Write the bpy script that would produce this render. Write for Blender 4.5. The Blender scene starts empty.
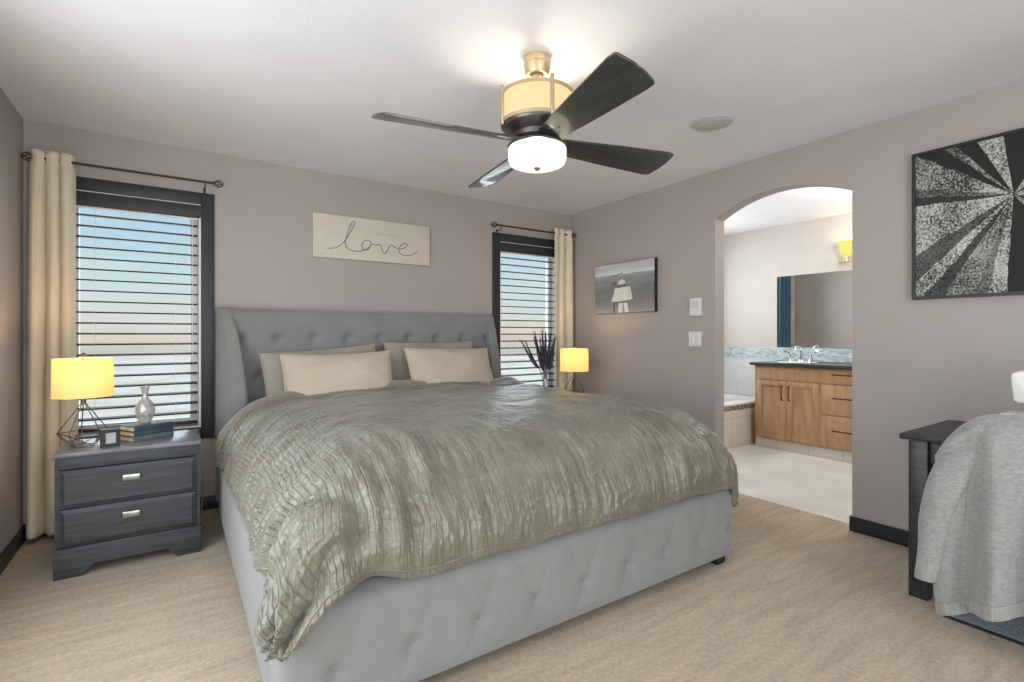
import bpy, bmesh, math, random
import numpy as np
from mathutils import Vector, Matrix

random.seed(7)
PI = math.pi
SC = bpy.context.scene
COL = SC.collection

# ------------------------------------------------------------------ camera, world, large lights, exposure
cam_d = bpy.data.cameras.new('camera')
cam_d.sensor_width = 36.0
cam_d.lens = 505.0 / 1024.0 * 36.0
cam_d.shift_y = -6.0 / 1024.0
cam_d.clip_start = 0.05
cam = bpy.data.objects.new('camera', cam_d)
COL.objects.link(cam)
cam.location = (0, 0, 1.19)
cam.rotation_euler = (PI / 2, 0, math.radians(-33.9))
SC.camera = cam

SC.view_settings.view_transform = 'Standard'
SC.view_settings.look = 'None'
SC.view_settings.gamma = 1.0
SC.view_settings.use_curve_mapping = False
SC.view_settings.exposure = 0.10

world = bpy.data.worlds.new('sky')
SC.world = world
world.use_nodes = True
wn, wl = world.node_tree.nodes, world.node_tree.links
wn.clear()
w_out = wn.new('ShaderNodeOutputWorld')
w_bg = wn.new('ShaderNodeBackground')
w_tc = wn.new('ShaderNodeTexCoord')
w_sep = wn.new('ShaderNodeSeparateXYZ')
w_ramp = wn.new('ShaderNodeValToRGB')
w_noise = wn.new('ShaderNodeTexNoise')
w_map = wn.new('ShaderNodeMapping')
w_map.inputs['Scale'].default_value = (3, 3, 14)
w_noise.inputs['Scale'].default_value = 1.6
w_noise.inputs['Detail'].default_value = 5
w_add = wn.new('ShaderNodeMath'); w_add.operation = 'MULTIPLY_ADD'
w_add.inputs[1].default_value = 0.10
wl.new(w_tc.outputs['Generated'], w_sep.inputs[0])
wl.new(w_tc.outputs['Generated'], w_map.inputs[0])
wl.new(w_map.outputs[0], w_noise.inputs['Vector'])
wl.new(w_noise.outputs[0], w_add.inputs[0])
wl.new(w_sep.outputs['Z'], w_add.inputs[2])
wl.new(w_add.outputs[0], w_ramp.inputs[0])
stops = [(0.0, (.56, .54, .49)), (.05, (.68, .63, .53)), (.095, (.64, .69, .66)), (.17, (.52, .68, .74)), (.30, (.40, .58, .76)), (.6, (.30, .48, .76))]
el = w_ramp.color_ramp.elements
el[0].position, el[0].color = stops[0][0], (*stops[0][1], 1)
el[1].position, el[1].color = stops[-1][0], (*stops[-1][1], 1)
for p_, c_ in stops[1:-1]:
    e_ = el.new(p_); e_.color = (*c_, 1)
w_bg.inputs['Strength'].default_value = 1.05
wl.new(w_ramp.outputs[0], w_bg.inputs['Color'])
wl.new(w_bg.outputs[0], w_out.inputs['Surface'])


def area_light(name, loc, rot, sx, sy, power, color=(1, 1, 1), spread=180):
    l = bpy.data.lights.new(name, 'AREA')
    l.shape = 'RECTANGLE'; l.size = sx; l.size_y = sy
    l.energy = power; l.color = color; l.spread = math.radians(spread)
    o = bpy.data.objects.new(name, l); COL.objects.link(o)
    o.location = loc; o.rotation_euler = rot
    return o


# fill daylight for the added, unseen rear, side and bathroom windows
area_light('added_rear_daylight', (0.75, -1.78, 1.2), (PI / 2, 0, 0), 2.3, 2.0, 82, (1.0, .99, 1.0))
area_light('added_side_daylight', (-.90, 1.45, 1.25), (0, -PI / 2 + .08, 0), 1.75, 2.3, 62, (.97, .97, 1.0))
area_light('added_bathroom_daylight', (4.75, 4.22, 1.65), (-PI / 2, 0, 0), .95, .9, 40, (.95, .98, 1.0))
area_light('window_daylight_left', (-.19, 4.26, 1.3), (-PI / 2, 0, 0), .7, 1.4, 7, (.90, .96, 1.0))
area_light('window_daylight_right', (2.905, 4.26, 1.3), (-PI / 2, 0, 0), .7, 1.4, 7, (.90, .96, 1.0))

sun_l = bpy.data.lights.new('sun', 'SUN'); sun_l.energy = 4.6; sun_l.color = (1.0, .93, .82); sun_l.angle = .02
sun = bpy.data.objects.new('sun', sun_l); COL.objects.link(sun)
sun.rotation_euler = (0, math.radians(58), 0)      # low winter sun from the side of the house; it lights the ground outside

# ------------------------------------------------------------------ helpers


def tag(o, label=None, cat=None, group=None, kind=None):
    if label: o['label'] = label
    if cat: o['category'] = cat
    if group: o['group'] = group
    if kind: o['kind'] = kind
    return o


def thing(name, label, cat, loc=(0, 0, 0), rz=0.0, group=None, kind=None):
    o = bpy.data.objects.new(name, None)
    COL.objects.link(o)
    o.empty_display_size = .1
    o.location = loc; o.rotation_euler = (0, 0, rz)
    return tag(o, label, cat, group, kind)


def obj(name, bm, mat, parent=None, smooth=35, loc=None, rot=None):
    me = bpy.data.meshes.new(name)
    bmesh.ops.recalc_face_normals(bm, faces=bm.faces)
    bm.to_mesh(me); bm.free()
    if smooth:
        for p in me.polygons: p.use_smooth = True
        me.set_sharp_from_angle(angle=math.radians(smooth))
    for m in (mat if isinstance(mat, (list, tuple)) else [mat]):
        me.materials.append(m)
    o = bpy.data.objects.new(name, me)
    COL.objects.link(o)
    if parent: o.parent = parent
    if loc: o.location = loc
    if rot: o.rotation_euler = rot
    return o


def kids(o):
    return [c for c in bpy.data.objects if c.parent == o]


def copy_tree(o, parent=None):
    c = o.copy(); COL.objects.link(c)
    if parent: c.parent = parent
    for ch in kids(o): copy_tree(ch, c)
    return c


def BM(): return bmesh.new()


def box(bm, x0, x1, y0, y1, z0, z1, bev=0.0, seg=2, M=None, mi=0):
    vs = [bm.verts.new(v) for v in [(x0, y0, z0), (x1, y0, z0), (x1, y1, z0), (x0, y1, z0), (x0, y0, z1), (x1, y0, z1), (x1, y1, z1), (x0, y1, z1)]]
    fs = [bm.faces.new([vs[i] for i in q]) for q in [(0, 3, 2, 1), (4, 5, 6, 7), (0, 1, 5, 4), (1, 2, 6, 5), (2, 3, 7, 6), (3, 0, 4, 7)]]
    for f in fs: f.material_index = mi
    if M is not None:
        bmesh.ops.transform(bm, matrix=M, verts=vs)
    if bev > 0:
        es = set()
        for f in fs: es.update(f.edges)
        bmesh.ops.bevel(bm, geom=list(es), offset=bev, segments=seg, affect='EDGES', profile=.5)


def spline(pts, n=8, closed=False):
    P = [Vector(p) for p in pts]
    out = []
    N = len(P)
    rng = N if closed else N - 1
    for i in range(rng):
        p1, p2 = P[i], P[(i + 1) % N]
        p0 = P[i - 1] if (i > 0 or closed) else p1
        p3 = P[(i + 2) % N] if (i + 2 < N or closed) else p2
        for k in range(n):
            t = k / n
            out.append(.5 * ((2 * p1) + (p2 - p0) * t + (2 * p0 - 5 * p1 + 4 * p2 - p3) * t * t + (3 * p1 - p0 - 3 * p2 + p3) * t ** 3))
    if not closed: out.append(P[-1])
    return out


def tube(bm, pts, r, seg=8, closed=False, caps=True, mi=0):
    P = [Vector(p) for p in pts]
    N = len(P)
    rs = r if isinstance(r, (list, tuple)) else [r] * N
    rings = []
    prev = None
    for i in range(N):
        if closed: t = P[(i + 1) % N] - P[i - 1]
        else: t = P[min(i + 1, N - 1)] - P[max(i - 1, 0)]
        if t.length < 1e-9: t = Vector((0, 0, 1))
        t.normalize()
        if prev is None:
            a = Vector((0, 0, 1)) if abs(t.z) < .9 else Vector((1, 0, 0))
            n = t.cross(a).normalized()
        else:
            n = prev - t * prev.dot(t)
            if n.length < 1e-6: n = t.cross(Vector((1, .3, .2)))
            n.normalize()
        prev = n
        b = t.cross(n)
        rings.append([bm.verts.new(P[i] + (n * math.cos(2 * PI * k / seg) + b * math.sin(2 * PI * k / seg)) * rs[i]) for k in range(seg)])
    for i in range(N if closed else N - 1):
        A, B = rings[i], rings[(i + 1) % N]
        for k in range(seg):
            f = bm.faces.new([A[k], A[(k + 1) % seg], B[(k + 1) % seg], B[k]]); f.material_index = mi
    if caps and not closed:
        bm.faces.new(rings[0][::-1]).material_index = mi
        bm.faces.new(rings[-1]).material_index = mi


def lathe(bm, prof, c=(0, 0, 0), seg=40, mi=0):
    rings = []
    for (r, z) in prof:
        if r < 1e-6: rings.append([bm.verts.new((c[0], c[1], c[2] + z))])
        else: rings.append([bm.verts.new((c[0] + r * math.cos(2 * PI * k / seg), c[1] + r * math.sin(2 * PI * k / seg), c[2] + z)) for k in range(seg)])
    for A, B in zip(rings[:-1], rings[1:]):
        for k in range(seg):
            k2 = (k + 1) % seg
            if len(A) == 1 and len(B) == 1: continue
            if len(A) == 1: f = bm.faces.new([A[0], B[k2], B[k]])
            elif len(B) == 1: f = bm.faces.new([A[k], A[k2], B[0]])
            else: f = bm.faces.new([A[k], A[k2], B[k2], B[k]])
            f.material_index = mi


def prism(bm, poly, axis, a0, a1, bev=0.0, mi=0):
    """poly: 2D outline; axis 'x': (y,z), 'y': (x,z), 'z': (x,y); extruded a0..a1"""
    def v(p, a):
        return {'x': (a, p[0], p[1]), 'y': (p[0], a, p[1]), 'z': (p[0], p[1], a)}[axis]
    A = [bm.verts.new(v(p, a0)) for p in poly]
    B = [bm.verts.new(v(p, a1)) for p in poly]
    n = len(poly)
    fs = [bm.faces.new(A[::-1]), bm.faces.new(B)]
    for i in range(n):
        fs.append(bm.faces.new([A[i], A[(i + 1) % n], B[(i + 1) % n], B[i]]))
    for f in fs: f.material_index = mi
    if bev:
        es = set(fs[0].edges) | set(fs[1].edges)
        bmesh.ops.bevel(bm, geom=list(es), offset=bev, segments=2, affect='EDGES', profile=.5)


def grid(bm, P, closed_u=False, closed_v=False, mi=0):
    """P: array (nu,nv,3)"""
    nu, nv = P.shape[:2]
    V = [[bm.verts.new(P[i, j]) for j in range(nv)] for i in range(nu)]
    for i in range(nu if closed_u else nu - 1):
        for j in range(nv if closed_v else nv - 1):
            f = bm.faces.new([V[i][j], V[(i + 1) % nu][j], V[(i + 1) % nu][(j + 1) % nv], V[i][(j + 1) % nv]])
            f.material_index = mi
    return V


# vectorised gradient noise
_rs = np.random.RandomState(11)
_perm = np.concatenate([_rs.permutation(512)] * 2)
_ang = _rs.rand(512) * 2 * PI


def pn(x, y):
    x = np.asarray(x, float); y = np.asarray(y, float)
    xi = np.floor(x).astype(int); yi = np.floor(y).astype(int)
    xf = x - xi; yf = y - yi
    def g(ix, iy, dx, dy):
        h = _perm[(_perm[ix & 511] + iy) & 511]
        a = _ang[h]
        return np.cos(a) * dx + np.sin(a) * dy
    u = xf * xf * xf * (xf * (xf * 6 - 15) + 10); v = yf * yf * yf * (yf * (yf * 6 - 15) + 10)
    n00 = g(xi, yi, xf, yf); n10 = g(xi + 1, yi, xf - 1, yf)
    n01 = g(xi, yi + 1, xf, yf - 1); n11 = g(xi + 1, yi + 1, xf - 1, yf - 1)
    return ((n00 * (1 - u) + n10 * u) * (1 - v) + (n01 * (1 - u) + n11 * u) * v) * 1.5


def normals(P):
    du = np.gradient(P, axis=0); dv = np.gradient(P, axis=1)
    n = np.cross(du, dv)
    l = np.linalg.norm(n, axis=2, keepdims=True); l[l < 1e-12] = 1
    return n / l


# ------------------------------------------------------------------ materials


def mat(name, c1, c2=None, rough=.6, metal=0.0, scale=8.0, stretch=(1, 1, 1), detail=4.0, bump=0.0, bscale=None, bstretch=None,
        spec=.5, sheen=0.0, emit=None, estr=0.0, trans=0.0, coat=0.0, contrast=(.35, .65), alpha=None, rough2=None, rot=(0, 0, 0), bdist=.01):
    m = bpy.data.materials.new(name)
    m.use_nodes = True
    n, l = m.node_tree.nodes, m.node_tree.links
    b = n['Principled BSDF']
    tc = n.new('ShaderNodeTexCoord')
    mp = n.new('ShaderNodeMapping'); mp.inputs['Scale'].default_value = stretch; mp.inputs['Rotation'].default_value = rot
    l.new(tc.outputs['Object'], mp.inputs['Vector'])
    nz = n.new('ShaderNodeTexNoise'); nz.inputs['Scale'].default_value = scale; nz.inputs['Detail'].default_value = detail
    l.new(mp.outputs[0], nz.inputs['Vector'])
    rp = n.new('ShaderNodeValToRGB')
    e = rp.color_ramp.elements
    c2 = c2 or tuple(min(1, v * 1.06) for v in c1)
    e[0].position, e[0].color = contrast[0], (*c1, 1)
    e[1].position, e[1].color = contrast[1], (*c2, 1)
    l.new(nz.outputs[0], rp.inputs[0])
    l.new(rp.outputs[0], b.inputs['Base Color'])
    b.inputs['Roughness'].default_value = rough
    b.inputs['Metallic'].default_value = metal
    b.inputs['Specular IOR Level'].default_value = spec
    b.inputs['Sheen Weight'].default_value = sheen
    b.inputs['Coat Weight'].default_value = coat
    b.inputs['Transmission Weight'].default_value = trans
    if emit:
        b.inputs['Emission Color'].default_value = (*emit, 1)
        b.inputs['Emission Strength'].default_value = estr
    if bump:
        bz = n.new('ShaderNodeTexNoise'); bz.inputs['Scale'].default_value = bscale or scale * 6; bz.inputs['Detail'].default_value = 3
        mp2 = n.new('ShaderNodeMapping'); mp2.inputs['Scale'].default_value = bstretch or stretch; mp2.inputs['Rotation'].default_value = rot
        l.new(tc.outputs['Object'], mp2.inputs['Vector']); l.new(mp2.outputs[0], bz.inputs['Vector'])
        bp = n.new('ShaderNodeBump'); bp.inputs['Strength'].default_value = bump; bp.inputs['Distance'].default_value = bdist
        l.new(bz.outputs[0], bp.inputs['Height']); l.new(bp.outputs[0], b.inputs['Normal'])
    return m


def M_nodes(m): return m.node_tree.nodes, m.node_tree.links


WALLC = (.398, .357, .338)
m_wall = mat('taupe_wall_paint', WALLC, tuple(v * 1.03 for v in WALLC), rough=.75, scale=3, bump=.08, bscale=160)
m_ceil = mat('white_ceiling_paint', (.78, .775, .815), (.81, .805, .845), rough=.85, scale=3, bump=.15, bscale=70)
m_bathwall = mat('bathroom_wall_paint', (.56, .52, .48), rough=.75, scale=3, bump=.06, bscale=160)
m_trim = mat('black_baseboard_wood', (.016, .016, .018), (.024, .024, .026), rough=.45, scale=12, stretch=(1, 1, 8))
m_casing = mat('charcoal_window_casing', (.021, .023, .027), (.029, .031, .036), rough=.5, scale=9, stretch=(6, 6, 1))
m_white = mat('white_vinyl', (.74, .74, .74), rough=.4, scale=4)
m_plastic = mat('white_plastic', (.72, .71, .68), rough=.35, scale=5)


def carpet_mat():
    m = mat('beige_carpet', (.46, .355, .24), (.63, .505, .355), rough=.95, scale=55, detail=6, bump=.55, bscale=240, sheen=.25, spec=.1, contrast=(.3, .7), bdist=.012)
    n, l = M_nodes(m)
    b = n['Principled BSDF']
    src = b.inputs['Base Color'].links[0].from_socket
    tc = n.new('ShaderNodeTexCoord')
    mp = n.new('ShaderNodeMapping'); mp.inputs['Scale'].default_value = (1.0, 7.0, 1); mp.inputs['Rotation'].default_value = (0, 0, .35)
    nz = n.new('ShaderNodeTexNoise'); nz.inputs['Scale'].default_value = 3.0; nz.inputs['Detail'].default_value = 6
    l.new(tc.outputs['Object'], mp.inputs['Vector']); l.new(mp.outputs[0], nz.inputs['Vector'])
    rp = n.new('ShaderNodeValToRGB')
    rp.color_ramp.elements[0].position, rp.color_ramp.elements[0].color = .32, (.76, .77, .80, 1)
    rp.color_ramp.elements[1].position, rp.color_ramp.elements[1].color = .68, (1.0, 1.0, 1.0, 1)
    l.new(nz.outputs[0], rp.inputs[0])
    mx = n.new('ShaderNodeMix'); mx.data_type = 'RGBA'; mx.blend_type = 'MULTIPLY'; mx.inputs[0].default_value = 1.0
    l.new(src, mx.inputs[6]); l.new(rp.outputs[0], mx.inputs[7])
    l.new(mx.outputs[2], b.inputs['Base Color'])
    return m


m_carpet = carpet_mat()


def tile_mat(name, c1, c2, mortar, sx, sy, rough=.12, rot=(0, 0, 0), msize=.006, offset=0.0, bias=0.0):
    m = mat(name, c1, c2, rough=rough)
    n, l = M_nodes(m)
    b = n['Principled BSDF']
    tc = n.new('ShaderNodeTexCoord')
    mp = n.new('ShaderNodeMapping'); mp.inputs['Rotation'].default_value = rot
    br = n.new('ShaderNodeTexBrick'); br.offset = offset; br.squash = 1
    br.inputs['Scale'].default_value = 1.0
    br.inputs['Brick Width'].default_value = sx; br.inputs['Row Height'].default_value = sy
    br.inputs['Mortar Size'].default_value = msize; br.inputs['Mortar Smooth'].default_value = .1
    br.inputs['Color1'].default_value = (*c1, 1); br.inputs['Color2'].default_value = (*c2, 1); br.inputs['Mortar'].default_value = (*mortar, 1)
    br.inputs['Bias'].default_value = bias
    l.new(tc.outputs['Object'], mp.inputs['Vector']); l.new(mp.outputs[0], br.inputs['Vector'])
    l.new(br.outputs['Color'], b.inputs['Base Color'])
    return m


m_bathfloor = mat('glossy_stone_tile', (.72, .70, .66), (.80, .785, .75), rough=.05, scale=2.5, detail=8)
m_mosaic = tile_mat('glass_mosaic_tile', (.22, .36, .40), (.66, .76, .76), (.55, .60, .60), .05, .0165, rough=.15, rot=(0, PI / 2, PI / 2), msize=.002, offset=.5)
m_mosaic_dark = tile_mat('brown_mosaic_strip', (.07, .05, .035), (.42, .36, .28), (.3, .28, .25), .034, .024, rough=.25, rot=(PI / 2, 0, 0), msize=.002, offset=.5)
m_whitetile = tile_mat('white_wall_tile', (.68, .70, .73), (.70, .72, .75), (.55, .57, .6), .2, .2, rough=.15, rot=(0, PI / 2, PI / 2), msize=.003)
m_tubtile = tile_mat('cream_tub_tile', (.76, .70, .61), (.80, .74, .65), (.52, .48, .42), .31, .31, rough=.2, rot=(PI / 2, 0, 0), msize=.003)
m_toekick = tile_mat('cream_kick_tile', (.62, .57, .49), (.66, .61, .53), (.45, .41, .36), .31, .31, rough=.25, rot=(0, PI / 2, PI / 2), msize=.004)
m_acrylic = mat('white_acrylic', (.76, .75, .74), rough=.15, scale=3)
m_maple = mat('honey_maple_wood', (.40, .235, .115), (.52, .33, .18), rough=.4, scale=3.5, stretch=(1, 6, 1), detail=6)
m_maple_v = mat('honey_maple_upright', (.40, .235, .115), (.53, .335, .18), rough=.4, scale=3.5, stretch=(6, 6, 1), detail=6)
m_counter = mat('dark_granite', (.02, .022, .026), (.07, .072, .078), rough=.18, scale=90, detail=3)
m_bronze = mat('dark_bronze_metal', (.03, .024, .02), rough=.4, metal=.7)
m_rod = mat('oiled_bronze_rod', (.05, .038, .032), rough=.45, metal=.6)
m_brass = mat('aged_brass', (.55, .43, .26), (.64, .51, .32), rough=.42, metal=.6, scale=12)
m_chrome = mat('chrome', (.75, .75, .76), rough=.12, metal=1.0)
m_nickel = mat('brushed_nickel', (.46, .45, .43), rough=.3, metal=.9)
m_mirror = mat('mirror_glass', (.85, .86, .86), rough=.01, metal=1.0)
m_bed = mat('grey_velvet_upholstery', (.222, .222, .217), (.246, .247, .241), rough=.8, scale=5, sheen=.35, bump=.12, bscale=420, spec=.2)
m_button = mat('grey_button_cloth', (.20, .205, .205), rough=.75, scale=5, sheen=.3, spec=.2)
m_blackleg = mat('black_wood_foot', (.012, .011, .011), rough=.5)
m_sheet = mat('pale_grey_sheet', (.40, .40, .37), rough=.8, scale=6, bump=.1, bscale=300)
m_pillow = mat('cream_pillowcase', (.50, .42, .33), (.54, .455, .36), rough=.75, scale=5, sheen=.2, bump=.12, bscale=240, spec=.2)
m_sham = mat('olive_grey_sham', (.31, .29, .235), (.36, .335, .275), rough=.6, scale=5, sheen=.3, bump=.2, bscale=120, spec=.3)


def duvet_mat():
    """satin with fine stitched tucks running along the cloth, crinkled between them"""
    m = mat('sage_satin_duvet', (.148, .139, .098), (.195, .186, .138), rough=.31, scale=7, sheen=.15, spec=.55)
    n, l = m.node_tree.nodes, m.node_tree.links
    b = n['Principled BSDF']
    def mth(op, a=None, c=None, d=None, clamp=False):
        q = n.new('ShaderNodeMath'); q.operation = op; q.use_clamp = clamp
        for i, v in enumerate((a, c, d)):
            if v is None: continue
            if isinstance(v, (int, float)): q.inputs[i].default_value = v
            else: l.new(v, q.inputs[i])
        return q.outputs[0]
    def noise(vec, scale, stretch, detail=3):
        mp = n.new('ShaderNodeMapping'); mp.inputs['Scale'].default_value = stretch
        nz = n.new('ShaderNodeTexNoise'); nz.inputs['Scale'].default_value = scale; nz.inputs['Detail'].default_value = detail
        l.new(vec, mp.inputs[0]); l.new(mp.outputs[0], nz.inputs['Vector'])
        return nz.outputs[0]
    uv = n.new('ShaderNodeUVMap'); uv.uv_map = 'cloth'
    sp = n.new('ShaderNodeSeparateXYZ'); l.new(uv.outputs[0], sp.inputs[0])
    w1 = noise(uv.outputs[0], 3.0, (1, 1, 1)); w2 = noise(uv.outputs[0], 11.0, (1, .6, 1))
    warp = mth('ADD', mth('MULTIPLY', w1, .07), mth('MULTIPLY', w2, .014))
    ph = mth('DIVIDE', mth('ADD', sp.outputs['X'], warp), .0235)
    fr = mth('ABSOLUTE', mth('SUBTRACT', mth('FRACT', ph), .5))          # 0 on the stitch line
    groove = mth('SUBTRACT', 1.0, mth('DIVIDE', fr, .16, clamp=True), clamp=True)
    fade = noise(uv.outputs[0], 4.5, (1, .8, 1))
    str_ = mth('MULTIPLY', mth('SUBTRACT', fade, .30), 2.8, clamp=True)
    groove = mth('MULTIPLY', groove, str_)
    crk = noise(uv.outputs[0], 46.0, (1, .45, 1), 4)
    crk2 = noise(uv.outputs[0], 17.0, (1, .8, 1), 3)
    h = mth('ADD', mth('MULTIPLY', groove, -.62), mth('ADD', mth('MULTIPLY', crk, .9), mth('MULTIPLY', crk2, 1.6)))
    bp = n.new('ShaderNodeBump'); bp.inputs['Strength'].default_value = .85; bp.inputs['Distance'].default_value = .010
    l.new(h, bp.inputs['Height']); l.new(bp.outputs[0], b.inputs['Normal'])
    return m


m_duvet = duvet_mat()
m_duvet_under = mat('taupe_duvet_lining', (.21, .18, .135), (.26, .225, .17), rough=.6, scale=7, sheen=.3, bump=.2, bscale=90, spec=.3)
m_greywood = mat('weathered_grey_wood', (.030, .032, .036), (.062, .066, .073), rough=.5, scale=4, stretch=(1.2, 14, 14), detail=8, bump=.12, bscale=14, contrast=(.3, .7))
m_greytop_sheen = mat('grey_wood_painted_sheen', (.13, .14, .155), (.20, .21, .23), rough=.27, scale=4, stretch=(1.2, 14, 14), detail=8, contrast=(.3, .7))  # paler than the body: window reflection painted into the top's colour
m_desk = mat('espresso_desk_wood', (.016, .016, .018), (.036, .036, .040), rough=.42, scale=5, stretch=(12, 1.4, 12), detail=7)
m_curtain = mat('cream_curtain_cloth', (.70, .63, .49), (.74, .67, .53), rough=.85, scale=6, bump=.1, bscale=300, sheen=.2, spec=.1)
m_slat = mat('espresso_blind_slat', (.010, .011, .012), (.016, .017, .018), rough=.6, scale=6, stretch=(1, 14, 14))
m_blade = mat('black_walnut_blade', (.022, .024, .023), (.040, .042, .040), rough=.33, scale=5, stretch=(1, 8, 8), coat=.6)
m_pewter = mat('dark_pewter_metal', (.11, .105, .095), (.15, .14, .125), rough=.35, metal=.85, scale=20)
m_knit = mat('grey_heather_knit', (.225, .23, .222), (.33, .333, .318), rough=.9, scale=60, stretch=(1, 1, 2.2), detail=7, bump=.35, bscale=220, sheen=.4, spec=.1, contrast=(.3, .7), bdist=.006)
m_knit_rib = mat('grey_knit_rib', (.27, .275, .265), (.35, .35, .335), rough=.9, scale=30, stretch=(1, 8, 1), bump=.6, bscale=70, bstretch=(1, 3, .2), sheen=.4, spec=.1)
m_mat = mat('blue_grey_mat', (.17, .21, .25), (.33, .38, .43), rough=.95, scale=120, detail=4, bump=.5, bscale=200, spec=.1)
m_mat_edge = mat('black_mat_binding', (.014, .014, .016), rough=.9)
m_chair = mat('charcoal_chair_fabric', (.05, .05, .055), rough=.85, scale=30)
m_machine = mat('white_machine_shell', (.74, .73, .71), rough=.3, scale=5)
m_grey_dot = mat('pale_grey_panel', (.45, .45, .45), rough=.5)
m_screen = mat('light_grey_screen', (.60, .60, .59), rough=.4)
m_signwood = mat('cream_painted_board', (.60, .54, .455), (.64, .575, .49), rough=.7, scale=5, stretch=(1, 1, 10), bump=.08, bscale=30)
m_script = mat('taupe_script_paint', (.20, .175, .15), rough=.6)
m_script_faint = mat('faint_grey_paint', (.47, .42, .36), rough=.7)
m_black = mat('black_frame_paint', (.012, .012, .013), rough=.45)
m_book_navy = mat('navy_book_cloth', (.022, .045, .065), (.035, .065, .09), rough=.5, scale=20)
m_book_slate = mat('slate_book_cloth', (.035, .05, .062), (.06, .08, .095), rough=.5, scale=20)
m_book_grey = mat('grey_blue_book_cloth', (.07, .10, .12), (.11, .14, .165), rough=.5, scale=20)
m_pages = mat('cream_book_pages', (.58, .50, .37), (.66, .58, .45), rough=.8, scale=3, stretch=(1, 1, 140))
m_cord = mat('ivory_cord', (.45, .33, .17), rough=.6)
m_plume = mat('dark_purple_plume', (.030, .028, .042), (.075, .05, .08), rough=.9, scale=30, detail=3)
m_stem = mat('dry_green_stem', (.10, .11, .07), rough=.8)
m_gravel = mat('pale_winter_ground', (.60, .55, .45), (.72, .67, .57), rough=.95, scale=.25, detail=8)
m_bluecurtain = mat('blue_curtain_cloth', (.03, .085, .15), (.055, .13, .21), rough=.8, scale=6, stretch=(5, 5, 1))
m_speaker = mat('ceiling_speaker_mesh', (.52, .515, .52), (.57, .565, .57), rough=.8, scale=150, detail=1)
m_wire = mat('gunmetal_wire', (.13, .12, .105), rough=.35, metal=.9)


def glass_mat(name, tint=(1, 1, 1), gloss=.08, rough=.02, haze=0.0, fres=.5):
    m = bpy.data.materials.new(name); m.use_nodes = True
    n, l = M_nodes(m); n.clear()
    o = n.new('ShaderNodeOutputMaterial')
    t = n.new('ShaderNodeBsdfTransparent'); t.inputs[0].default_value = (*tint, 1)
    g = n.new('ShaderNodeBsdfGlossy'); g.inputs['Roughness'].default_value = rough
    lw = n.new('ShaderNodeLayerWeight'); lw.inputs[0].default_value = .35
    mm = n.new('ShaderNodeMath'); mm.operation = 'MULTIPLY_ADD'; mm.inputs[1].default_value = fres; mm.inputs[2].default_value = gloss
    l.new(lw.outputs['Fresnel'], mm.inputs[0])
    mx = n.new('ShaderNodeMixShader')
    ge = n.new('ShaderNodeNewGeometry')          # only the outer faces of the glass mirror, not the inner ones
    fr = n.new('ShaderNodeMath'); fr.operation = 'SUBTRACT'; fr.inputs[0].default_value = 1.0
    l.new(ge.outputs['Backfacing'], fr.inputs[1])
    ml = n.new('ShaderNodeMath'); ml.operation = 'MULTIPLY'
    l.new(mm.outputs[0], ml.inputs[0]); l.new(fr.outputs[0], ml.inputs[1])
    l.new(ml.outputs[0], mx.inputs[0]); l.new(t.outputs[0], mx.inputs[1]); l.new(g.outputs[0], mx.inputs[2])
    last = mx
    if haze:
        d = n.new('ShaderNodeBsdfDiffuse'); d.inputs[0].default_value = (.7, .7, .7, 1)
        m2 = n.new('ShaderNodeMixShader'); m2.inputs[0].default_value = haze
        l.new(mx.outputs[0], m2.inputs[1]); l.new(d.outputs[0], m2.inputs[2]); last = m2
    l.new(last.outputs[0], o.inputs[0])
    return m


m_pane = glass_mat('window_glass', tint=(.96, .98, .98), gloss=.0, fres=.0, rough=0.0)
m_vaseglass = glass_mat('smoky_cut_glass', tint=(.86, .84, .83), gloss=.22, rough=.08, haze=.22)
m_clearvase = glass_mat('clear_vase_glass', tint=(.93, .95, .94), gloss=.12, rough=.03, haze=.1)


def shade_mat(name, col, estr, tcol):
    m = bpy.data.materials.new(name); m.use_nodes = True
    n, l = M_nodes(m); n.clear()
    o = n.new('ShaderNodeOutputMaterial')
    t = n.new('ShaderNodeBsdfTranslucent'); t.inputs[0].default_value = (*tcol, 1)
    d = n.new('ShaderNodeBsdfDiffuse'); d.inputs[0].default_value = (*tcol, 1)
    mx = n.new('ShaderNodeMixShader'); mx.inputs[0].default_value = .5
    e = n.new('ShaderNodeEmission'); e.inputs[0].default_value = (*col, 1); e.inputs[1].default_value = estr
    a = n.new('ShaderNodeAddShader')
    l.new(t.outputs[0], mx.inputs[1]); l.new(d.outputs[0], mx.inputs[2])
    l.new(mx.outputs[0], a.inputs[0]); l.new(e.outputs[0], a.inputs[1]); l.new(a.outputs[0], o.inputs[0])
    return m


m_shade = shade_mat('glowing_linen_shade', (1.0, .62, .20), .50, (.62, .52, .34))
m_drum = shade_mat('glowing_cream_drum', (1.0, .78, .42), .62, (.30, .27, .20))
m_bowl = shade_mat('glowing_opal_glass', (1.0, .97, .80), .50, (.34, .36, .31))
m_sconce = shade_mat('glowing_amber_glass', (1.0, .70, .16), .75, (.30, .25, .12))

# ------------------------------------------------------------------ room shell
XL, XR, YB, YF, H = -.72, 3.43, 4.02, -1.62, 2.44
XB = 5.75                       # bathroom far wall
TW = .115                       # partition thickness


def structure(o, label, cat):
    return tag(o, label, cat, kind='structure')


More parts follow.
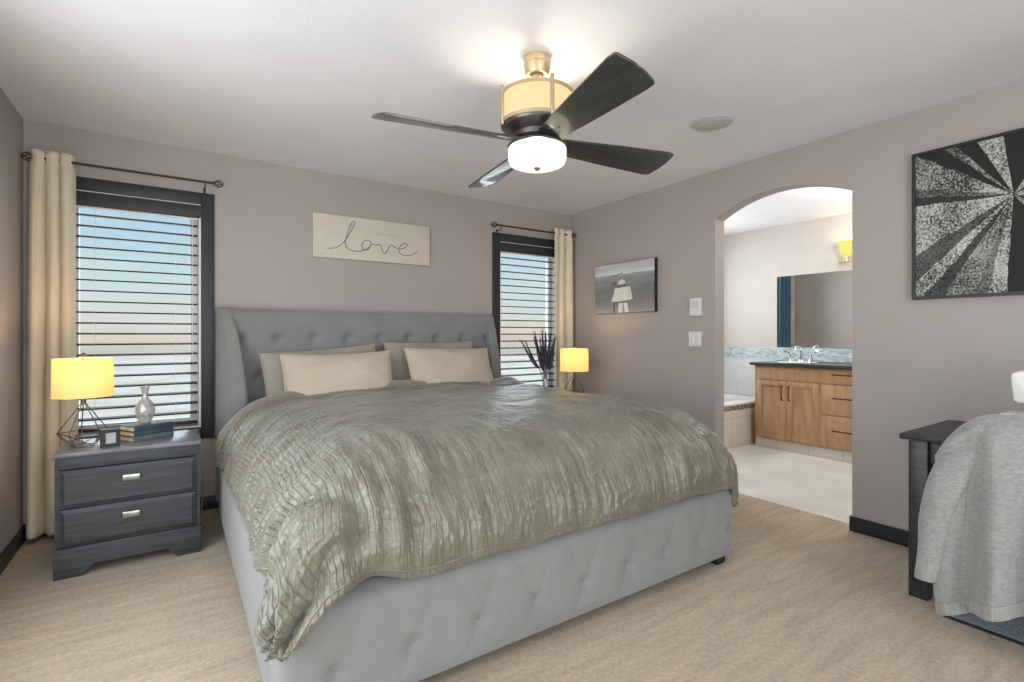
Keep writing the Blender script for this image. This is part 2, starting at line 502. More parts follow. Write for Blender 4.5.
bm = BM(); box(bm, XL - .12, XR + TW, YF - .12, YB + .14, -.1, 0)
structure(obj('floor', bm, m_carpet, smooth=0), 'beige cut pile bedroom carpet', 'floor')
bm = BM(); box(bm, XR + TW, XB + .12, YF - .12, YB + .14, -.1, 0)
structure(obj('floor_bathroom', bm, m_bathfloor, smooth=0), 'glossy pale stone tile floor of the bathroom', 'floor')
bm = BM(); box(bm, XL - .12, XR + TW, YF - .12, YB + .14, H, H + .1)
structure(obj('ceiling', bm, m_ceil, smooth=0), 'white textured bedroom ceiling', 'ceiling')
bm = BM(); box(bm, XR + TW, XB + .12, YF - .12, YB + .14, H, H + .1)
structure(obj('ceiling_bathroom', bm, m_ceil, smooth=0), 'white bathroom ceiling seen through the arch', 'ceiling')

W1 = (-.62, .237); W2 = (2.477, 3.334)      # casing outer x of the two windows
CW = .078                                   # casing width
OZ0, OZ1 = .575, 2.065                      # window opening z
WZ0, WZ1 = .49, 2.15                        # casing outer z
bm = BM()
o1 = (W1[0] + CW, W1[1] - CW); o2 = (W2[0] + CW, W2[1] - CW)
for (a, b_) in ((XL - .12, o1[0]), (o1[1], o2[0]), (o2[1], XR + TW)):
    box(bm, a, b_, YB, YB + .14, 0, H)
for w in (o1, o2):
    box(bm, w[0], w[1], YB, YB + .14, 0, OZ0); box(bm, w[0], w[1], YB, YB + .14, OZ1, H)
structure(obj('wall_back', bm, m_wall, smooth=0), 'taupe wall behind the bed with two windows', 'wall')

LW = (.25, 2.65); LWZ = (.30, 2.12)           # unseen side window, added on the evidence of light from the left
bm = BM()
box(bm, XL - .12, XL, YF, LW[0], 0, H); box(bm, XL - .12, XL, LW[1], YB, 0, H)
box(bm, XL - .12, XL, LW[0], LW[1], 0, LWZ[0]); box(bm, XL - .12, XL, LW[0], LW[1], LWZ[1], H)
structure(obj('wall_left', bm, m_wall, smooth=0), 'taupe wall at the left edge beside the curtain', 'wall')

# right wall with the arched opening
AY0, AY1, AZS, AZP = 1.395, 2.33, 2.07, 2.195
arch = []
hw = (AY1 - AY0) / 2; rise = AZP - AZS; R = (hw * hw + rise * rise) / (2 * rise); cz = AZP - R
a0 = math.asin(hw / R)
for k in range(33):
    a = a0 - 2 * a0 * k / 32
    arch.append(((AY0 + AY1) / 2 + R * math.sin(a), cz + R * math.cos(a)))
bm = BM()
box(bm, XR, XR + TW, YF, AY0, 0, H); box(bm, XR, XR + TW, AY1, YB, 0, H)
for (ya, za), (yb_, zb_) in zip(arch[:-1], arch[1:]):
    prism(bm, [(ya, za), (ya, H), (yb_, H), (yb_, zb_)], 'x', XR, XR + TW)
bmesh.ops.remove_doubles(bm, verts=bm.verts, dist=.00001)
structure(obj('wall_right', bm, m_wall, smooth=0), 'taupe wall with the arched opening to the bathroom', 'wall')

# wall behind the camera, with an opening for the added window
bm = BM()
PW = (-.45, 1.95)
box(bm, XL - .12, PW[0], YF - .12, YF, 0, H); box(bm, PW[1], XB + .12, YF - .12, YF, 0, H)
box(bm, PW[0], PW[1], YF - .12, YF, 2.2, H); box(bm, PW[0], PW[1], YF - .12, YF, 0, .12)
structure(obj('wall_front', bm, m_wall, smooth=0), 'taupe wall opposite the bed', 'wall')

# bathroom walls
bm = BM(); box(bm, XB, XB + .12, YF, YB + .14, 0, H)
structure(obj('wall_bathroom_far', bm, m_bathwall, smooth=0), 'beige bathroom wall behind the vanity', 'wall')
bm = BM()
BWX = (4.28, 5.22); BWZ = (1.2, 2.1)
box(bm, XR + TW, BWX[0], YB, YB + .14, 0, H); box(bm, BWX[1], XB, YB, YB + .14, 0, H)
box(bm, BWX[0], BWX[1], YB, YB + .14, 0, BWZ[0]); box(bm, BWX[0], BWX[1], YB, YB + .14, BWZ[1], H)
structure(obj('wall_bathroom_end', bm, m_bathwall, smooth=0), 'beige bathroom wall over the tub end', 'wall')

# baseboards
BH = .09
bm = BM()
box(bm, XL, XR, YB - .014, YB, 0, BH, .004)
structure(obj('baseboard_back', bm, m_trim), 'black baseboard along the wall behind the bed', 'baseboard')
bm = BM(); box(bm, XL, XL + .014, YF, YB - .014, 0, BH, .004)
structure(obj('baseboard_left', bm, m_trim), 'black baseboard along the left wall', 'baseboard')
bm = BM(); box(bm, XR - .014, XR, AY1, YB - .014, 0, BH, .004); box(bm, XR - .014, XR, YF, AY0, 0, BH, .004)
box(bm, XR - .014, XR + .03, AY0 - .001, AY0 + .012, 0, BH, .004)
structure(obj('baseboard_right', bm, m_trim), 'black baseboard along the arch wall', 'baseboard')


def window(name, W, label):
    """charcoal casing, white sash, glass pane; reveals dark"""
    t = thing(name, label, 'window', ((W[0] + W[1]) / 2, YB, WZ0), kind='structure')
    hw = (W[1] - W[0]) / 2; hh = WZ1 - WZ0; ih = hw - CW
    bm = BM()
    for s in (-1, 1):
        x0, x1 = sorted((s * hw, s * ih))
        box(bm, x0, x1, -.022, 0, 0, hh, .004)
    box(bm, -ih, ih, -.022, 0, hh - CW, hh, .004); box(bm, -ih, ih, -.022, 0, 0, CW, .004)
    obj('frame', bm, m_casing, t)
    bm = BM()
    for s in (-1, 1):
        x0, x1 = sorted((s * ih, s * (ih - .012)))
        box(bm, x0, x1, -.01, .10, CW, hh - CW)
    box(bm, -ih + .012, ih - .012, -.01, .10, hh - CW - .012, hh - CW)
    box(bm, -ih + .012, ih - .012, -.01, .10, CW, CW + .012)
    tag(obj('jamb', bm, m_white, t), 'white jamb lining')
    bm = BM()
    a = ih - .012; b = .048
    z0, z1 = CW + .012, hh - CW - .012
    for s in (-1, 1):
        x0, x1 = sorted((s * a, s * (a - b)))
        box(bm, x0, x1, .072, .12, z0, z1, .004)
    box(bm, -a + b, a - b, .072, .12, z1 - b, z1, .004); box(bm, -a + b, a - b, .072, .12, z0, z0 + b, .004)
    obj('sash', bm, m_white, t)
    bm = BM(); box(bm, -a + b, a - b, .094, .099, z0 + b, z1 - b)
    obj('pane', bm, m_pane, t, smooth=0)
    return t


window('window_1', W1, 'charcoal framed window beside the left curtain')
window('window_2', W2, 'charcoal framed window beyond the bed in the right corner')


def blind(W, label):
    t = thing('window_blind', label, 'blind', ((W[0] + W[1]) / 2, YB, OZ0), group='dark wood window blinds')
    ih = (W[1] - W[0]) / 2 - CW - .014
    hh = OZ1 - OZ0
    bm = BM(); box(bm, -ih - .012, ih + .012, -.0205, -.0105, hh - .085, hh - .001, .002); box(bm, -ih, ih, -.0105, .012, hh - .085, hh - .016)
    obj('valance', bm, m_casing, t)
    bm = BM(); box(bm, -ih + .004, ih - .004, -.002, .01, hh - .098, hh - .0855, .001)
    tag(obj('head_rail', bm, m_white, t), 'pale strip under the valance')
    bm = BM()
    z = hh - .135
    while z > .06:
        box(bm, -ih + .006, ih - .006, -.027, .027, -.0044, .0044, 0, M=Matrix.Translation((0, .036, z)) @ Matrix.Rotation(math.radians(4), 4, 'X'))
        z -= .0665
    obj('slats', bm, m_slat, t, smooth=0)
    bm = BM(); box(bm, -ih + .006, ih - .006, .010, .060, .018, .034, .003)
    obj('bottom_rail', bm, m_slat, t)
    for s in (-1, 1):
        bm = BM()
        for yy in (.007, .065):
            tube(bm, [(s * ih * .62, yy, .03), (s * ih * .62, yy, hh - .09)], .0009, 5)
        obj('ladder_cord', bm, m_white, t)
    bm = BM(); tube(bm, [(ih - .035, .002, hh - .1), (ih - .035, .002, .45)], .0025, 6)
    obj('tilt_wand', bm, m_white, t)
    return t


blind(W1, 'dark slatted blind in the window behind the left nightstand')
blind(W2, 'dark slatted blind in the right corner window')

# unseen windows added for daylight: behind the camera, left wall, bathroom
t = thing('added_window_rear', 'unseen wide window added opposite the bed for daylight', 'window', ((PW[0] + PW[1]) / 2, YF, .12), kind='structure')
bm = BM(); hwp = (PW[1] - PW[0]) / 2
for s in (-1, 0, 1):
    box(bm, s * (hwp - .03) - .03, s * (hwp - .03) + .03, -.09, -.03, 0, 2.08, .004)
box(bm, -hwp + .06, hwp - .06, -.09, -.03, 0, .06, .004); box(bm, -hwp + .06, hwp - .06, -.09, -.03, 2.02, 2.08, .004)
obj('frame', bm, m_casing, t)
bm = BM(); box(bm, -hwp + .06, -.03, -.062, -.058, .06, 2.02); box(bm, .03, hwp - .06, -.062, -.058, .06, 2.02)
obj('pane', bm, m_pane, t, smooth=0)
t = thing('added_window_side', 'unseen wide window added in the left wall for side daylight', 'window', (XL, (LW[0] + LW[1]) / 2, LWZ[0]), kind='structure')
bm = BM(); hwl = (LW[1] - LW[0]) / 2; hhl = LWZ[1] - LWZ[0]
for s in (-1, 0, 1):
    box(bm, -.09, -.03, s * (hwl - .03) - .03, s * (hwl - .03) + .03, 0, hhl, .004)
box(bm, -.09, -.03, -hwl + .06, hwl - .06, 0, .06, .004); box(bm, -.09, -.03, -hwl + .06, hwl - .06, hhl - .06, hhl, .004)
obj('frame', bm, m_casing, t)
bm = BM(); box(bm, -.062, -.058, -hwl + .06, -.03, .06, hhl - .06); box(bm, -.062, -.058, .03, hwl - .06, .06, hhl - .06)
obj('pane', bm, m_pane, t, smooth=0)
t = thing('added_window_bathroom', 'unseen small window added over the bathroom tub for daylight', 'window', ((BWX[0] + BWX[1]) / 2, YB, BWZ[0]), kind='structure')
bm = BM(); hwb = (BWX[1] - BWX[0]) / 2
for s in (-1, 1):
    x0, x1 = sorted((s * hwb, s * (hwb - .05)))
    box(bm, x0, x1, .03, .1, 0, .9, .004)
box(bm, -hwb + .05, hwb - .05, .03, .1, 0, .05, .004); box(bm, -hwb + .05, hwb - .05, .03, .1, .85, .9, .004)
obj('frame', bm, m_white, t)
bm = BM(); box(bm, -hwb + .05, hwb - .05, .06, .064, .05, .85)
obj('pane', bm, m_pane, t, smooth=0)

# outside ground far below
bm = BM(); box(bm, -60, 60, 12, 130, -3.4, -3.2)
tag(obj('ground', bm, m_gravel, smooth=0), 'pale winter ground outside the windows', 'ground', kind='structure')

# ------------------------------------------------------------------ bed
BX0, BX1, BY0, BY1 = .24, 2.44, 1.545, 3.985
BXC = (BX0 + BX1) / 2
bed = thing('bed', 'large grey velvet bed frame with tufted winged headboard', 'bed', (BXC, BY0, 0))
BW = BX1 - BX0


def tuft(x, z, sx, sz, x0, z0, A=.022, soft=.09, dimple=.016, dr=.03):
    u = (x - x0) / sx + (z - z0) / (2 * sz); v = (x - x0) / sx - (z - z0) / (2 * sz)
    cu = np.abs(np.sin(PI * u)); cv = np.abs(np.sin(PI * v))
    h = A * (1 - np.exp(-cu / soft * .35)) * (1 - np.exp(-cv / soft * .35))
    # dimples
    ui, vi = np.round(u), np.round(v)
    bx = (ui + vi) / 2 * sx + x0; bz = (ui - vi) * sz + z0
    r2 = (x - bx) ** 2 + (z - bz) ** 2
    return h - dimple * np.exp(-r2 / dr ** 2)


# headboard panel (local coords: x about centre, y from BY0)
HY = 3.90 - BY0
HT = 1.375
HBx = BW / 2 - .075
nx, nz = 230, 120
zz = np.linspace(.30, HT - .0, nz); xx = np.linspace(-HBx, HBx, nx)
X, Z = np.meshgrid(xx, zz, indexing='ij')
X0b = .62 - BXC
sxh, szh = .2467, .262
hgt = tuft(X, Z, sxh, szh, X0b, 1.165, A=.007, soft=.22, dimple=.036, dr=.036)
topf = np.clip((HT - Z) / .10, 0, 1)
crease_fade = np.clip((1.30 - Z) / .12, 0, 1)
hgt = hgt * crease_fade + .012 * (1 - crease_fade)
roundt = np.sqrt(np.clip(1 - (1 - topf) ** 2.6, 0, 1))
Y = HY - (hgt + .012) * roundt + (1 - roundt) * .05
P = np.stack([X, Y, Z], axis=2)
back = np.stack([X[:, -1], np.full(nx, BY1 - BY0 - .004), Z[:, -1] - .0], axis=1)[:, None, :]
bot = np.stack([X[:, 0], np.full(nx, BY1 - BY0 - .004), Z[:, 0]], axis=1)[:, None, :]
P = np.concatenate([bot, P, back, bot], axis=1)
bm = BM(); grid(bm, P)
hb = obj('headboard', bm, m_bed, bed, smooth=60)
for j, zb in enumerate((1.165, 1.165 - szh)):
    for k in range(-1, 9):
        xb = X0b + k * sxh + (sxh / 2 if j else 0)
        if abs(xb) > HBx - .03: continue
        bm = BM(); lathe(bm, [(0, .006), (.006, .0054), (.0095, .003), (.0105, 0), (.009, -.003)], seg=16)
        yb = HY - (tuft(np.array(xb), np.array(zb), sxh, szh, X0b, 1.165, A=.007, soft=.22, dimple=.036, dr=.036) + .012)
        obj('button', bm, m_button, hb, loc=(xb, float(yb) + .001, zb), rot=(PI / 2, 0, 0))


# wings: thick curved side slabs; deeper towards the bottom
def wing(s):
    n = 40
    zs = np.linspace(.06, HT + .005, n)
    rows = []
    for z in zs:
        t = np.clip((z - .78) / (HT - .78), 0, 1) ** 1.25
        dep = .305 - .215 * t ** 1.15 if z < HT - .0 else .09
        dep = dep * (1 if z < HT - .04 else (1 - .25 * ((z - HT + .04) / .045) ** 2))
        yb = BY1 - BY0; yf = yb - dep
        th = .105 - .030 * t
        xo = BW / 2
        inward = .062 * (dep / .305)           # front leans in towards the mattress
        r = .022
        cs = [(xo, yb), (xo - th * .9, yb), (xo - th - inward, yf + r), (xo - th - inward + r * .35, yf + r * .25), (xo - th * .55 - inward, yf), (xo - inward - r * .3, yf + r * .25), (xo - inward, yf + r)]
        cs = [(s * a, b) for a, b in cs]
        rows.append([(a, b, z) for a, b in cs])
    P = np.array(rows)
    bm = BM(); V = grid(bm, P, closed_v=True)
    bm.faces.new(V[0]); bm.faces.new(V[-1][::-1])
    o = obj('wing', bm, m_bed, bed, smooth=50)
    m = o.modifiers.new('bevel', 'BEVEL'); m.width = .014; m.segments = 3; m.limit_method = 'ANGLE'; m.angle_limit = math.radians(55)
    return o


wing(-1); wing(1)


# footboard: tufted front, rounded top
def footboard():
    hw = BW / 2
    FT = .41; th = .12; RT = .075
    nx = 300
    xs = np.linspace(-hw, hw, nx)
    prof = [(0.0, z) for z in np.linspace(.055, FT - RT, 46)]
    for k in range(1, 13):
        a = k / 12 * PI / 2
        prof.append((RT - RT * math.cos(a), FT - RT + RT * math.sin(a)))
    prof += [(th - .02, FT), (th, FT - .02), (th, .055), (0.0, .055)]
    nrm = [(-1, 0)] * 46 + [(-math.cos(k / 12 * PI / 2), math.sin(k / 12 * PI / 2)) for k in range(1, 13)] + [(0, 0)] * 4
    P = np.zeros((nx, len(prof), 3))
    for j, ((y, z), n) in enumerate(zip(prof, nrm)):
        s = z + max(0, y) * .8
        fade = np.clip((FT + .03 - s) / .05, 0, 1) * np.clip((z - .055) / .035, 0, 1)
        h = tuft(xs, np.full(nx, s), .2475, .25, .407 - BXC, .185, A=.006, soft=.16, dimple=.018, dr=.028)
        h = (h + .004) * fade
        edge = np.clip((hw - np.abs(xs)) / .05, 0, 1)
        e = np.sqrt(np.clip(1 - (1 - edge) ** 2, 0, 1))
        P[:, j, 0] = xs
        P[:, j, 1] = y + n[0] * h * 1 + (1 - e) * .05 * (1 if n[0] else 0)
        P[:, j, 2] = z + n[1] * h * .4
    bm = BM(); V = grid(bm, P)
    bm.faces.new([V[0][j] for j in range(len(prof) - 1)]); bm.faces.new([V[-1][j] for j in range(len(prof) - 2, -1, -1)])
    fb = obj('footboard', bm, m_bed, bed, smooth=50)
    for k in range(9):
        xb = .407 - BXC + k * .2475
        if abs(xb) > hw - .03: continue
        h = float(tuft(np.array(xb), np.array(.185), .2475, .25, .407 - BXC, .185, A=.006, soft=.16, dimple=.018, dr=.028)) + .004
        bm = BM(); lathe(bm, [(0, .0045), (.005, .004), (.0080, .002), (.0090, 0), (.008, -.003)], seg=16)
        obj('button', bm, m_button, fb, loc=(xb, -h, .185), rot=(PI / 2, 0, 0))


footboard()
for s in (-1, 1):
    bm = BM()
    x0, x1 = sorted((s * BW / 2, s * (BW / 2 - .09)))
    box(bm, x0, x1, .119, BY1 - BY0 - .28, .055, .40, .03, 4)
    obj('side_rail', bm, m_bed, bed, smooth=60)
for sx_ in (-1, 1):
    for yy in (.06, BY1 - BY0 - .08):
        bm = BM(); box(bm, sx_ * (BW / 2 - .075) - .035, sx_ * (BW / 2 - .075) + .035, yy - .035, yy + .035, 0, .057, .005)
        obj('leg', bm, m_blackleg, bed)

# mattress
bm = BM(); box(bm, BX0 + .10, BX1 - .10, BY0 + .115, 3.865, .24, .665, .06, 5)
mt = obj('mattress', bm, m_sheet, smooth=60)
tag(mt, 'thick mattress in a pale grey sheet under the duvet', 'mattress')


# ------------------------------------------------------------------ duvet
def duvet():
    x0, x1, y0, y1 = .246, 2.488, 1.520, 3.47
    DL, nL, DR, nR, DF, nF = .44, 2.0, .20, 2.5, .40, 2.15
    na, nb = 560, 480
    a = np.linspace(0, 1, na); b = np.linspace(0, 1, nb)

    def side(t, D, n):
        th = t * PI / 2
        return D * (1 - np.cos(th) ** (2 / n)), np.sin(th) ** (2 / n)
    fl, fr = .22, .18
    xs = np.zeros(na); fx = np.ones(na)
    L = a <= fl; Rr = a >= 1 - fr; Mi = ~(L | Rr)
    d, f = side(a[L] / fl, DL, nL); xs[L] = x0 + d; fx[L] = f
    d, f = side((1 - a[Rr]) / fr, DR, nR); xs[Rr] = x1 - d; fx[Rr] = f
    xs[Mi] = x0 + DL + (a[Mi] - fl) / (1 - fl - fr) * (x1 - DR - x0 - DL)
    ff = .30
    ys = np.zeros(nb); fy = np.ones(nb)
    F = b <= ff
    d, f = side(b[F] / ff, DF, nF); ys[F] = y0 + d; fy[F] = f
    ys[~F] = y0 + DF + (b[~F] - ff) / (1 - ff) * (y1 - y0 - DF)
    X, Y = np.meshgrid(xs, ys, indexing='ij')
    FX, FY = np.meshgrid(fx, fy, indexing='ij')
    ztop = .80 + .020 * np.exp(-((X - 1.35) / .8) ** 2) + .018 * pn(X * 2.1 + 3, Y * 2.1) + .008 * pn(X * 5, Y * 5 + 9)
    ztop = ztop - .035 * np.clip((2.2 - Y) / .8, 0, 1)
    # hem height round the edge
    zh = .415 + .012 * pn(X * 5 + 1.3, Y * 5) + .035 * np.exp(-((X - x0) / .25) ** 2) * np.clip((Y - 1.9) / .3, 0, 1) * np.clip((3.3 - Y) / .6, 0, 1)
    cl = np.exp(-(((X - x0) / .095) ** 2 + ((Y - y0) / .13) ** 2) ** 1.3)      # left front corner hangs down
    cr = np.exp(-(((X - x1) / .06) ** 2 + ((Y - y0) / .22) ** 2))
    zh = zh - .118 * cl + .02 * np.exp(-((X - .40) / .12) ** 2) * np.exp(-((Y - y0) / .12) ** 2) - .12 * cr + .02 * np.exp(-((X - .50) / .1) ** 2) * np.exp(-((Y - y0) / .2) ** 2)
    Fm = FX * FY
    Zz = zh + (ztop - zh) * Fm
    # corners round off in plan
    rc = .09
    for (cx, sx_) in ((x0, 1), (x1, -1)):
        u = (X - cx) * sx_; v = Y - y0
        k = np.clip(1 - np.sqrt(np.clip(u, 0, None) ** 2 + np.clip(v, 0, None) ** 2) / rc, 0, 1)
        X = X + sx_ * .022 * k; Y = Y + .022 * k
    # bulge outwards between hem and crest
    bul = np.sin(np.clip(Fm, 0, 1) * PI)
    P = np.stack([X, Y, Zz], axis=2)
    N = normals(P)
    N[N[..., 2] < -.2] *= -1
    front = np.clip(1 - (Y - y0) / .75, 0, 1)
    leftw = np.clip(1 - (X - x0) / .55, 0, 1)
    rightw = np.clip(1 - (x1 - X) / .45, 0, 1)
    # arc-length like coordinates
    S = a[:, None] * 2.9 + 0 * X; T = b[None, :] * 2.6 + 0 * X
    disp = .010 * bul
    # broad puffs
    disp += .010 * pn(S * 2.6, T * 2.2 + 4) + .005 * pn(S * 6 + 8, T * 5)
    # drape folds on the foot
    fw = (S + .05 * pn(S * 4, T * 3) + .02 * pn(T * 5, S * 2))
    fold = pn(fw * 9.5, T * 1.1 + 3)
    disp += .016 * fold * np.clip(front, 0, 1) * np.clip(1.25 - np.abs(Fm - .45) * 1.6, 0, 1)
    g2 = pn((S + .022 * pn(S * 5 + 2, T * 3.2)) * 18, T * 1.7 + 5)
    band = np.clip(front * 1.2, 0, 1) * np.clip(pn(S * 2.2 + 9, T * 2.0) * 1.6 + .75, .15, 1.2) * np.clip(Fm * 3.2, .25, 1)
    disp += .0175 * (np.abs(g2) ** .8 * np.sign(g2)) * band
    # sharp crinkles, mostly between the tucks
    cr1 = 1 - np.abs(pn(S * 16 + 2 * pn(S * 4, T * 4), T * 8)) * 2
    disp += .0035 * np.clip(cr1, 0, 1) ** 2 * (.35 + .9 * front + .5 * leftw)
    # soft lying folds across the left side, slanting down to the hem
    q = (T * .92 - S * .45 + .07 * pn(S * 3 + 5, T * 3))
    lf = pn(q * 8.5, S * 1.2 + 11)
    disp += .022 * lf * leftw ** .8 * (1 - .6 * front)
    q2 = (T * .9 - S * .25 + .05 * pn(S * 5 + 5, T * 4))
    rid = 1 - np.abs(pn(q2 * 17, S * 2.5 + 2)) * 2.2
    disp += .008 * np.clip(rid, 0, 1) ** 2 * leftw
    # bunched folds at the left front corner
    bun = np.exp(-(((X - x0) / .30) ** 2 + ((Y - y0) / .30) ** 2))
    ang = np.arctan2(T * 1.0, S + .02)
    bf = np.sin(ang * 8.5 + 2.0 * pn(S * 5, T * 5) + .6)
    disp += .034 * bf * bun + .014 * bun
    rr_ = np.sqrt(((X - x0) / 1.0) ** 2 + ((Y - y0) / 1.0) ** 2) + .05 * pn(S * 5 + 3, T * 5)
    disp += .004 * np.exp(-(rr_ / .15) ** 2) - .045 * np.exp(-((rr_ - .25) / .05) ** 2) * leftw
    # lengthwise soft ripples over the top
    disp += .006 * pn(S * 1.5 + T * .5, T * 7 + 1.5 * pn(S * 2, T * 2)) * (1 - front)
    # head edge fold line
    hd = Y - (y1 - .10)
    disp += .016 * np.exp(-(hd / .05) ** 2) - .010 * np.exp(-((hd + .10 + .02 * pn(X * 5, Y)) / .03) ** 2)
    P = P + N * disp[..., None]
    # keep clear of the side rails and footboard where it hangs
    lip = []
    # the rim turns under: two extra rows all round
    def ring_inner(P, k):
        Q = P.copy()
        c = np.array([BXC, (y0 + y1) / 2, 0])
        v = Q - c; v[..., 2] = 0
        l = np.linalg.norm(v, axis=-1, keepdims=True)
        Q = Q - v / l * (.014 * k)
        Q[..., 2] -= .010 if k == 1 else .002
        return Q
    bm = BM(); V = grid(bm, P)
    uvl = bm.loops.layers.uv.new('cloth')
    at = {}
    for i in range(na):
        for j in range(nb): at[V[i][j]] = (S[i, 0], T[0, j])
    for f in bm.faces:
        for lp_ in f.loops: lp_[uvl].uv = at[lp_.vert]
    # boundary loop: left column, head row, right column, foot row
    loop_idx = [(0, j) for j in range(nb)] + [(i, nb - 1) for i in range(1, na)] + [(na - 1, j) for j in range(nb - 2, -1, -1)] + [(i, 0) for i in range(na - 2, 0, -1)]
    prev = [V[i][j] for i, j in loop_idx]
    base = np.array([P[i, j] for i, j in loop_idx])
    for k in (1, 2):
        Q = ring_inner(base, k)
        if k == 2: Q[:, 2] += .014
        cur = [bm.verts.new(q) for q in Q]
        n = len(cur)
        for i in range(n):
            bm.faces.new([prev[i], cur[i], cur[(i + 1) % n], prev[(i + 1) % n]])
        prev = cur
    o = obj('duvet', bm, m_duvet, smooth=180)
    tag(o, 'crinkled sage grey satin duvet with pintucks spread over the bed', 'duvet')
    # piped seam along the hem at the foot and sides
    def rim(idx, dz=.004):
        return [Vector(P[i, j]) + Vector((0, 0, dz)) for i, j in idx]
    q_ = 5
    pts = rim([(q_, j) for j in range(nb - 1, q_, -3)] + [(i, q_) for i in range(q_, na - q_, 3)] + [(na - 1 - q_, j) for j in range(q_, nb, 3)], 0)
    bm = BM(); tube(bm, pts, .0045, 6)
    obj('piping', bm, m_duvet, o, smooth=180)
    # folded back lining across the head end
    bm = BM()
    n = 120; m_ = 20
    PP = np.zeros((n, m_, 3))
    ii = np.linspace(0, na - 1, n).astype(int)
    jr = nb - 1
    for q, i in enumerate(ii):
        base = P[i, jr - 8]
        nn = N[i, jr - 8]
        for r in range(m_):
            th = 2 * PI * r / m_
            wv = .012 * float(pn(np.array(q * .10), np.array(2.5)))
            rad_y = .075 + wv; rad_z = .024
            PP[q, r] = base + np.array([nn[0], 0, nn[2]]) * (math.sin(th) * rad_z + .008) + np.array([0, 1, 0]) * (math.cos(th) * rad_y + .045 + wv)
    V = grid(bm, PP, closed_v=True)
    bm.faces.new(V[0]); bm.faces.new(V[-1][::-1])
    tag(obj('folded_edge', bm, m_duvet_under, o, smooth=180), 'taupe folded back lining at the head end')
    return o


duvet()


# ------------------------------------------------------------------ pillows
def pillow(name, mat_, label, w, h, th, loc, rx, rz, ry=0.0, seed=0, slump=0.0):
    n = 72
    t = np.linspace(-1, 1, n)
    U, Vv = np.meshgrid(t, t, indexing='ij')
    # pull the sides in between the corners
    px = U * w / 2 * (1 - .05 * (1 - Vv ** 2) * 0 - .045 * (1 - np.abs(Vv) ** 2))
    pz = Vv * h / 2 * (1 - .06 * (1 - np.abs(U) ** 2))
    f = np.clip((1 - np.abs(U) ** 2.6) * (1 - np.abs(Vv) ** 2.6), 0, 1) ** .62
    wr = .010 * pn(U * 2 + seed, Vv * 2 + seed * 2) + .003 * pn(U * 5 + seed, Vv * 4)
    rad = 1 - np.abs(pn((U + Vv * .5) * 4 + seed, (Vv - U * .3) * 9 + seed)) * 2.5
    wr += .005 * np.clip(rad, 0, 1) ** 2 * (1 - f * .8)
    pz = pz + slump * (1 - U ** 2) * (Vv > 0) * Vv
    A = np.stack([px, -(f * th / 2 + wr * np.minimum(1, f * 2)), pz], axis=2)
    B = np.stack([px, (f * th / 2 + wr * .5 * np.minimum(1, f * 2)), pz], axis=2)
    bm = BM()
    VA = grid(bm, A); VB = grid(bm, B[:, ::-1])
    bmesh.ops.remove_doubles(bm, verts=bm.verts, dist=.0008)
    tg = thing(name, label, 'pillow', loc)
    c = obj('pillowcase', bm, mat_, tg, smooth=180, loc=(0, 0, 0), rot=(rx, ry, rz))
    # flat seam edge at one end
    for s in (-1, 1):
        bm = BM()
        pts = [Vector((s * w / 2 * (1 - .045 * (1 - v * v)), 0, v * h / 2)) for v in np.linspace(-1, 1, 24)]
        tube(bm, pts, .004, 6)
        obj('seam', bm, mat_, tg, smooth=180, rot=(rx, ry, rz))
    return tg


rx = math.radians(-24)
pillow('pillow', m_sham, 'olive grey pillow against the headboard, left one, mostly hidden', .80, .50, .17, (.90, 3.735, .855), math.radians(-14), 0, math.radians(-4), seed=1)
pillow('pillow', m_sham, 'olive grey pillow against the headboard, right one', .78, .50, .17, (1.745, 3.735, .895), math.radians(-14), 0, 0, seed=2)
pillow('pillow', m_pillow, 'cream pillow standing in front on the left half of the bed', .74, .49, .22, (.955, 3.505, .855), math.radians(-26), math.radians(-3), math.radians(-1), seed=3, slump=-.012)
pillow('pillow', m_pillow, 'cream pillow standing in front on the right half of the bed', .74, .49, .22, (1.81, 3.505, .87), math.radians(-26), math.radians(2), math.radians(1), seed=4)


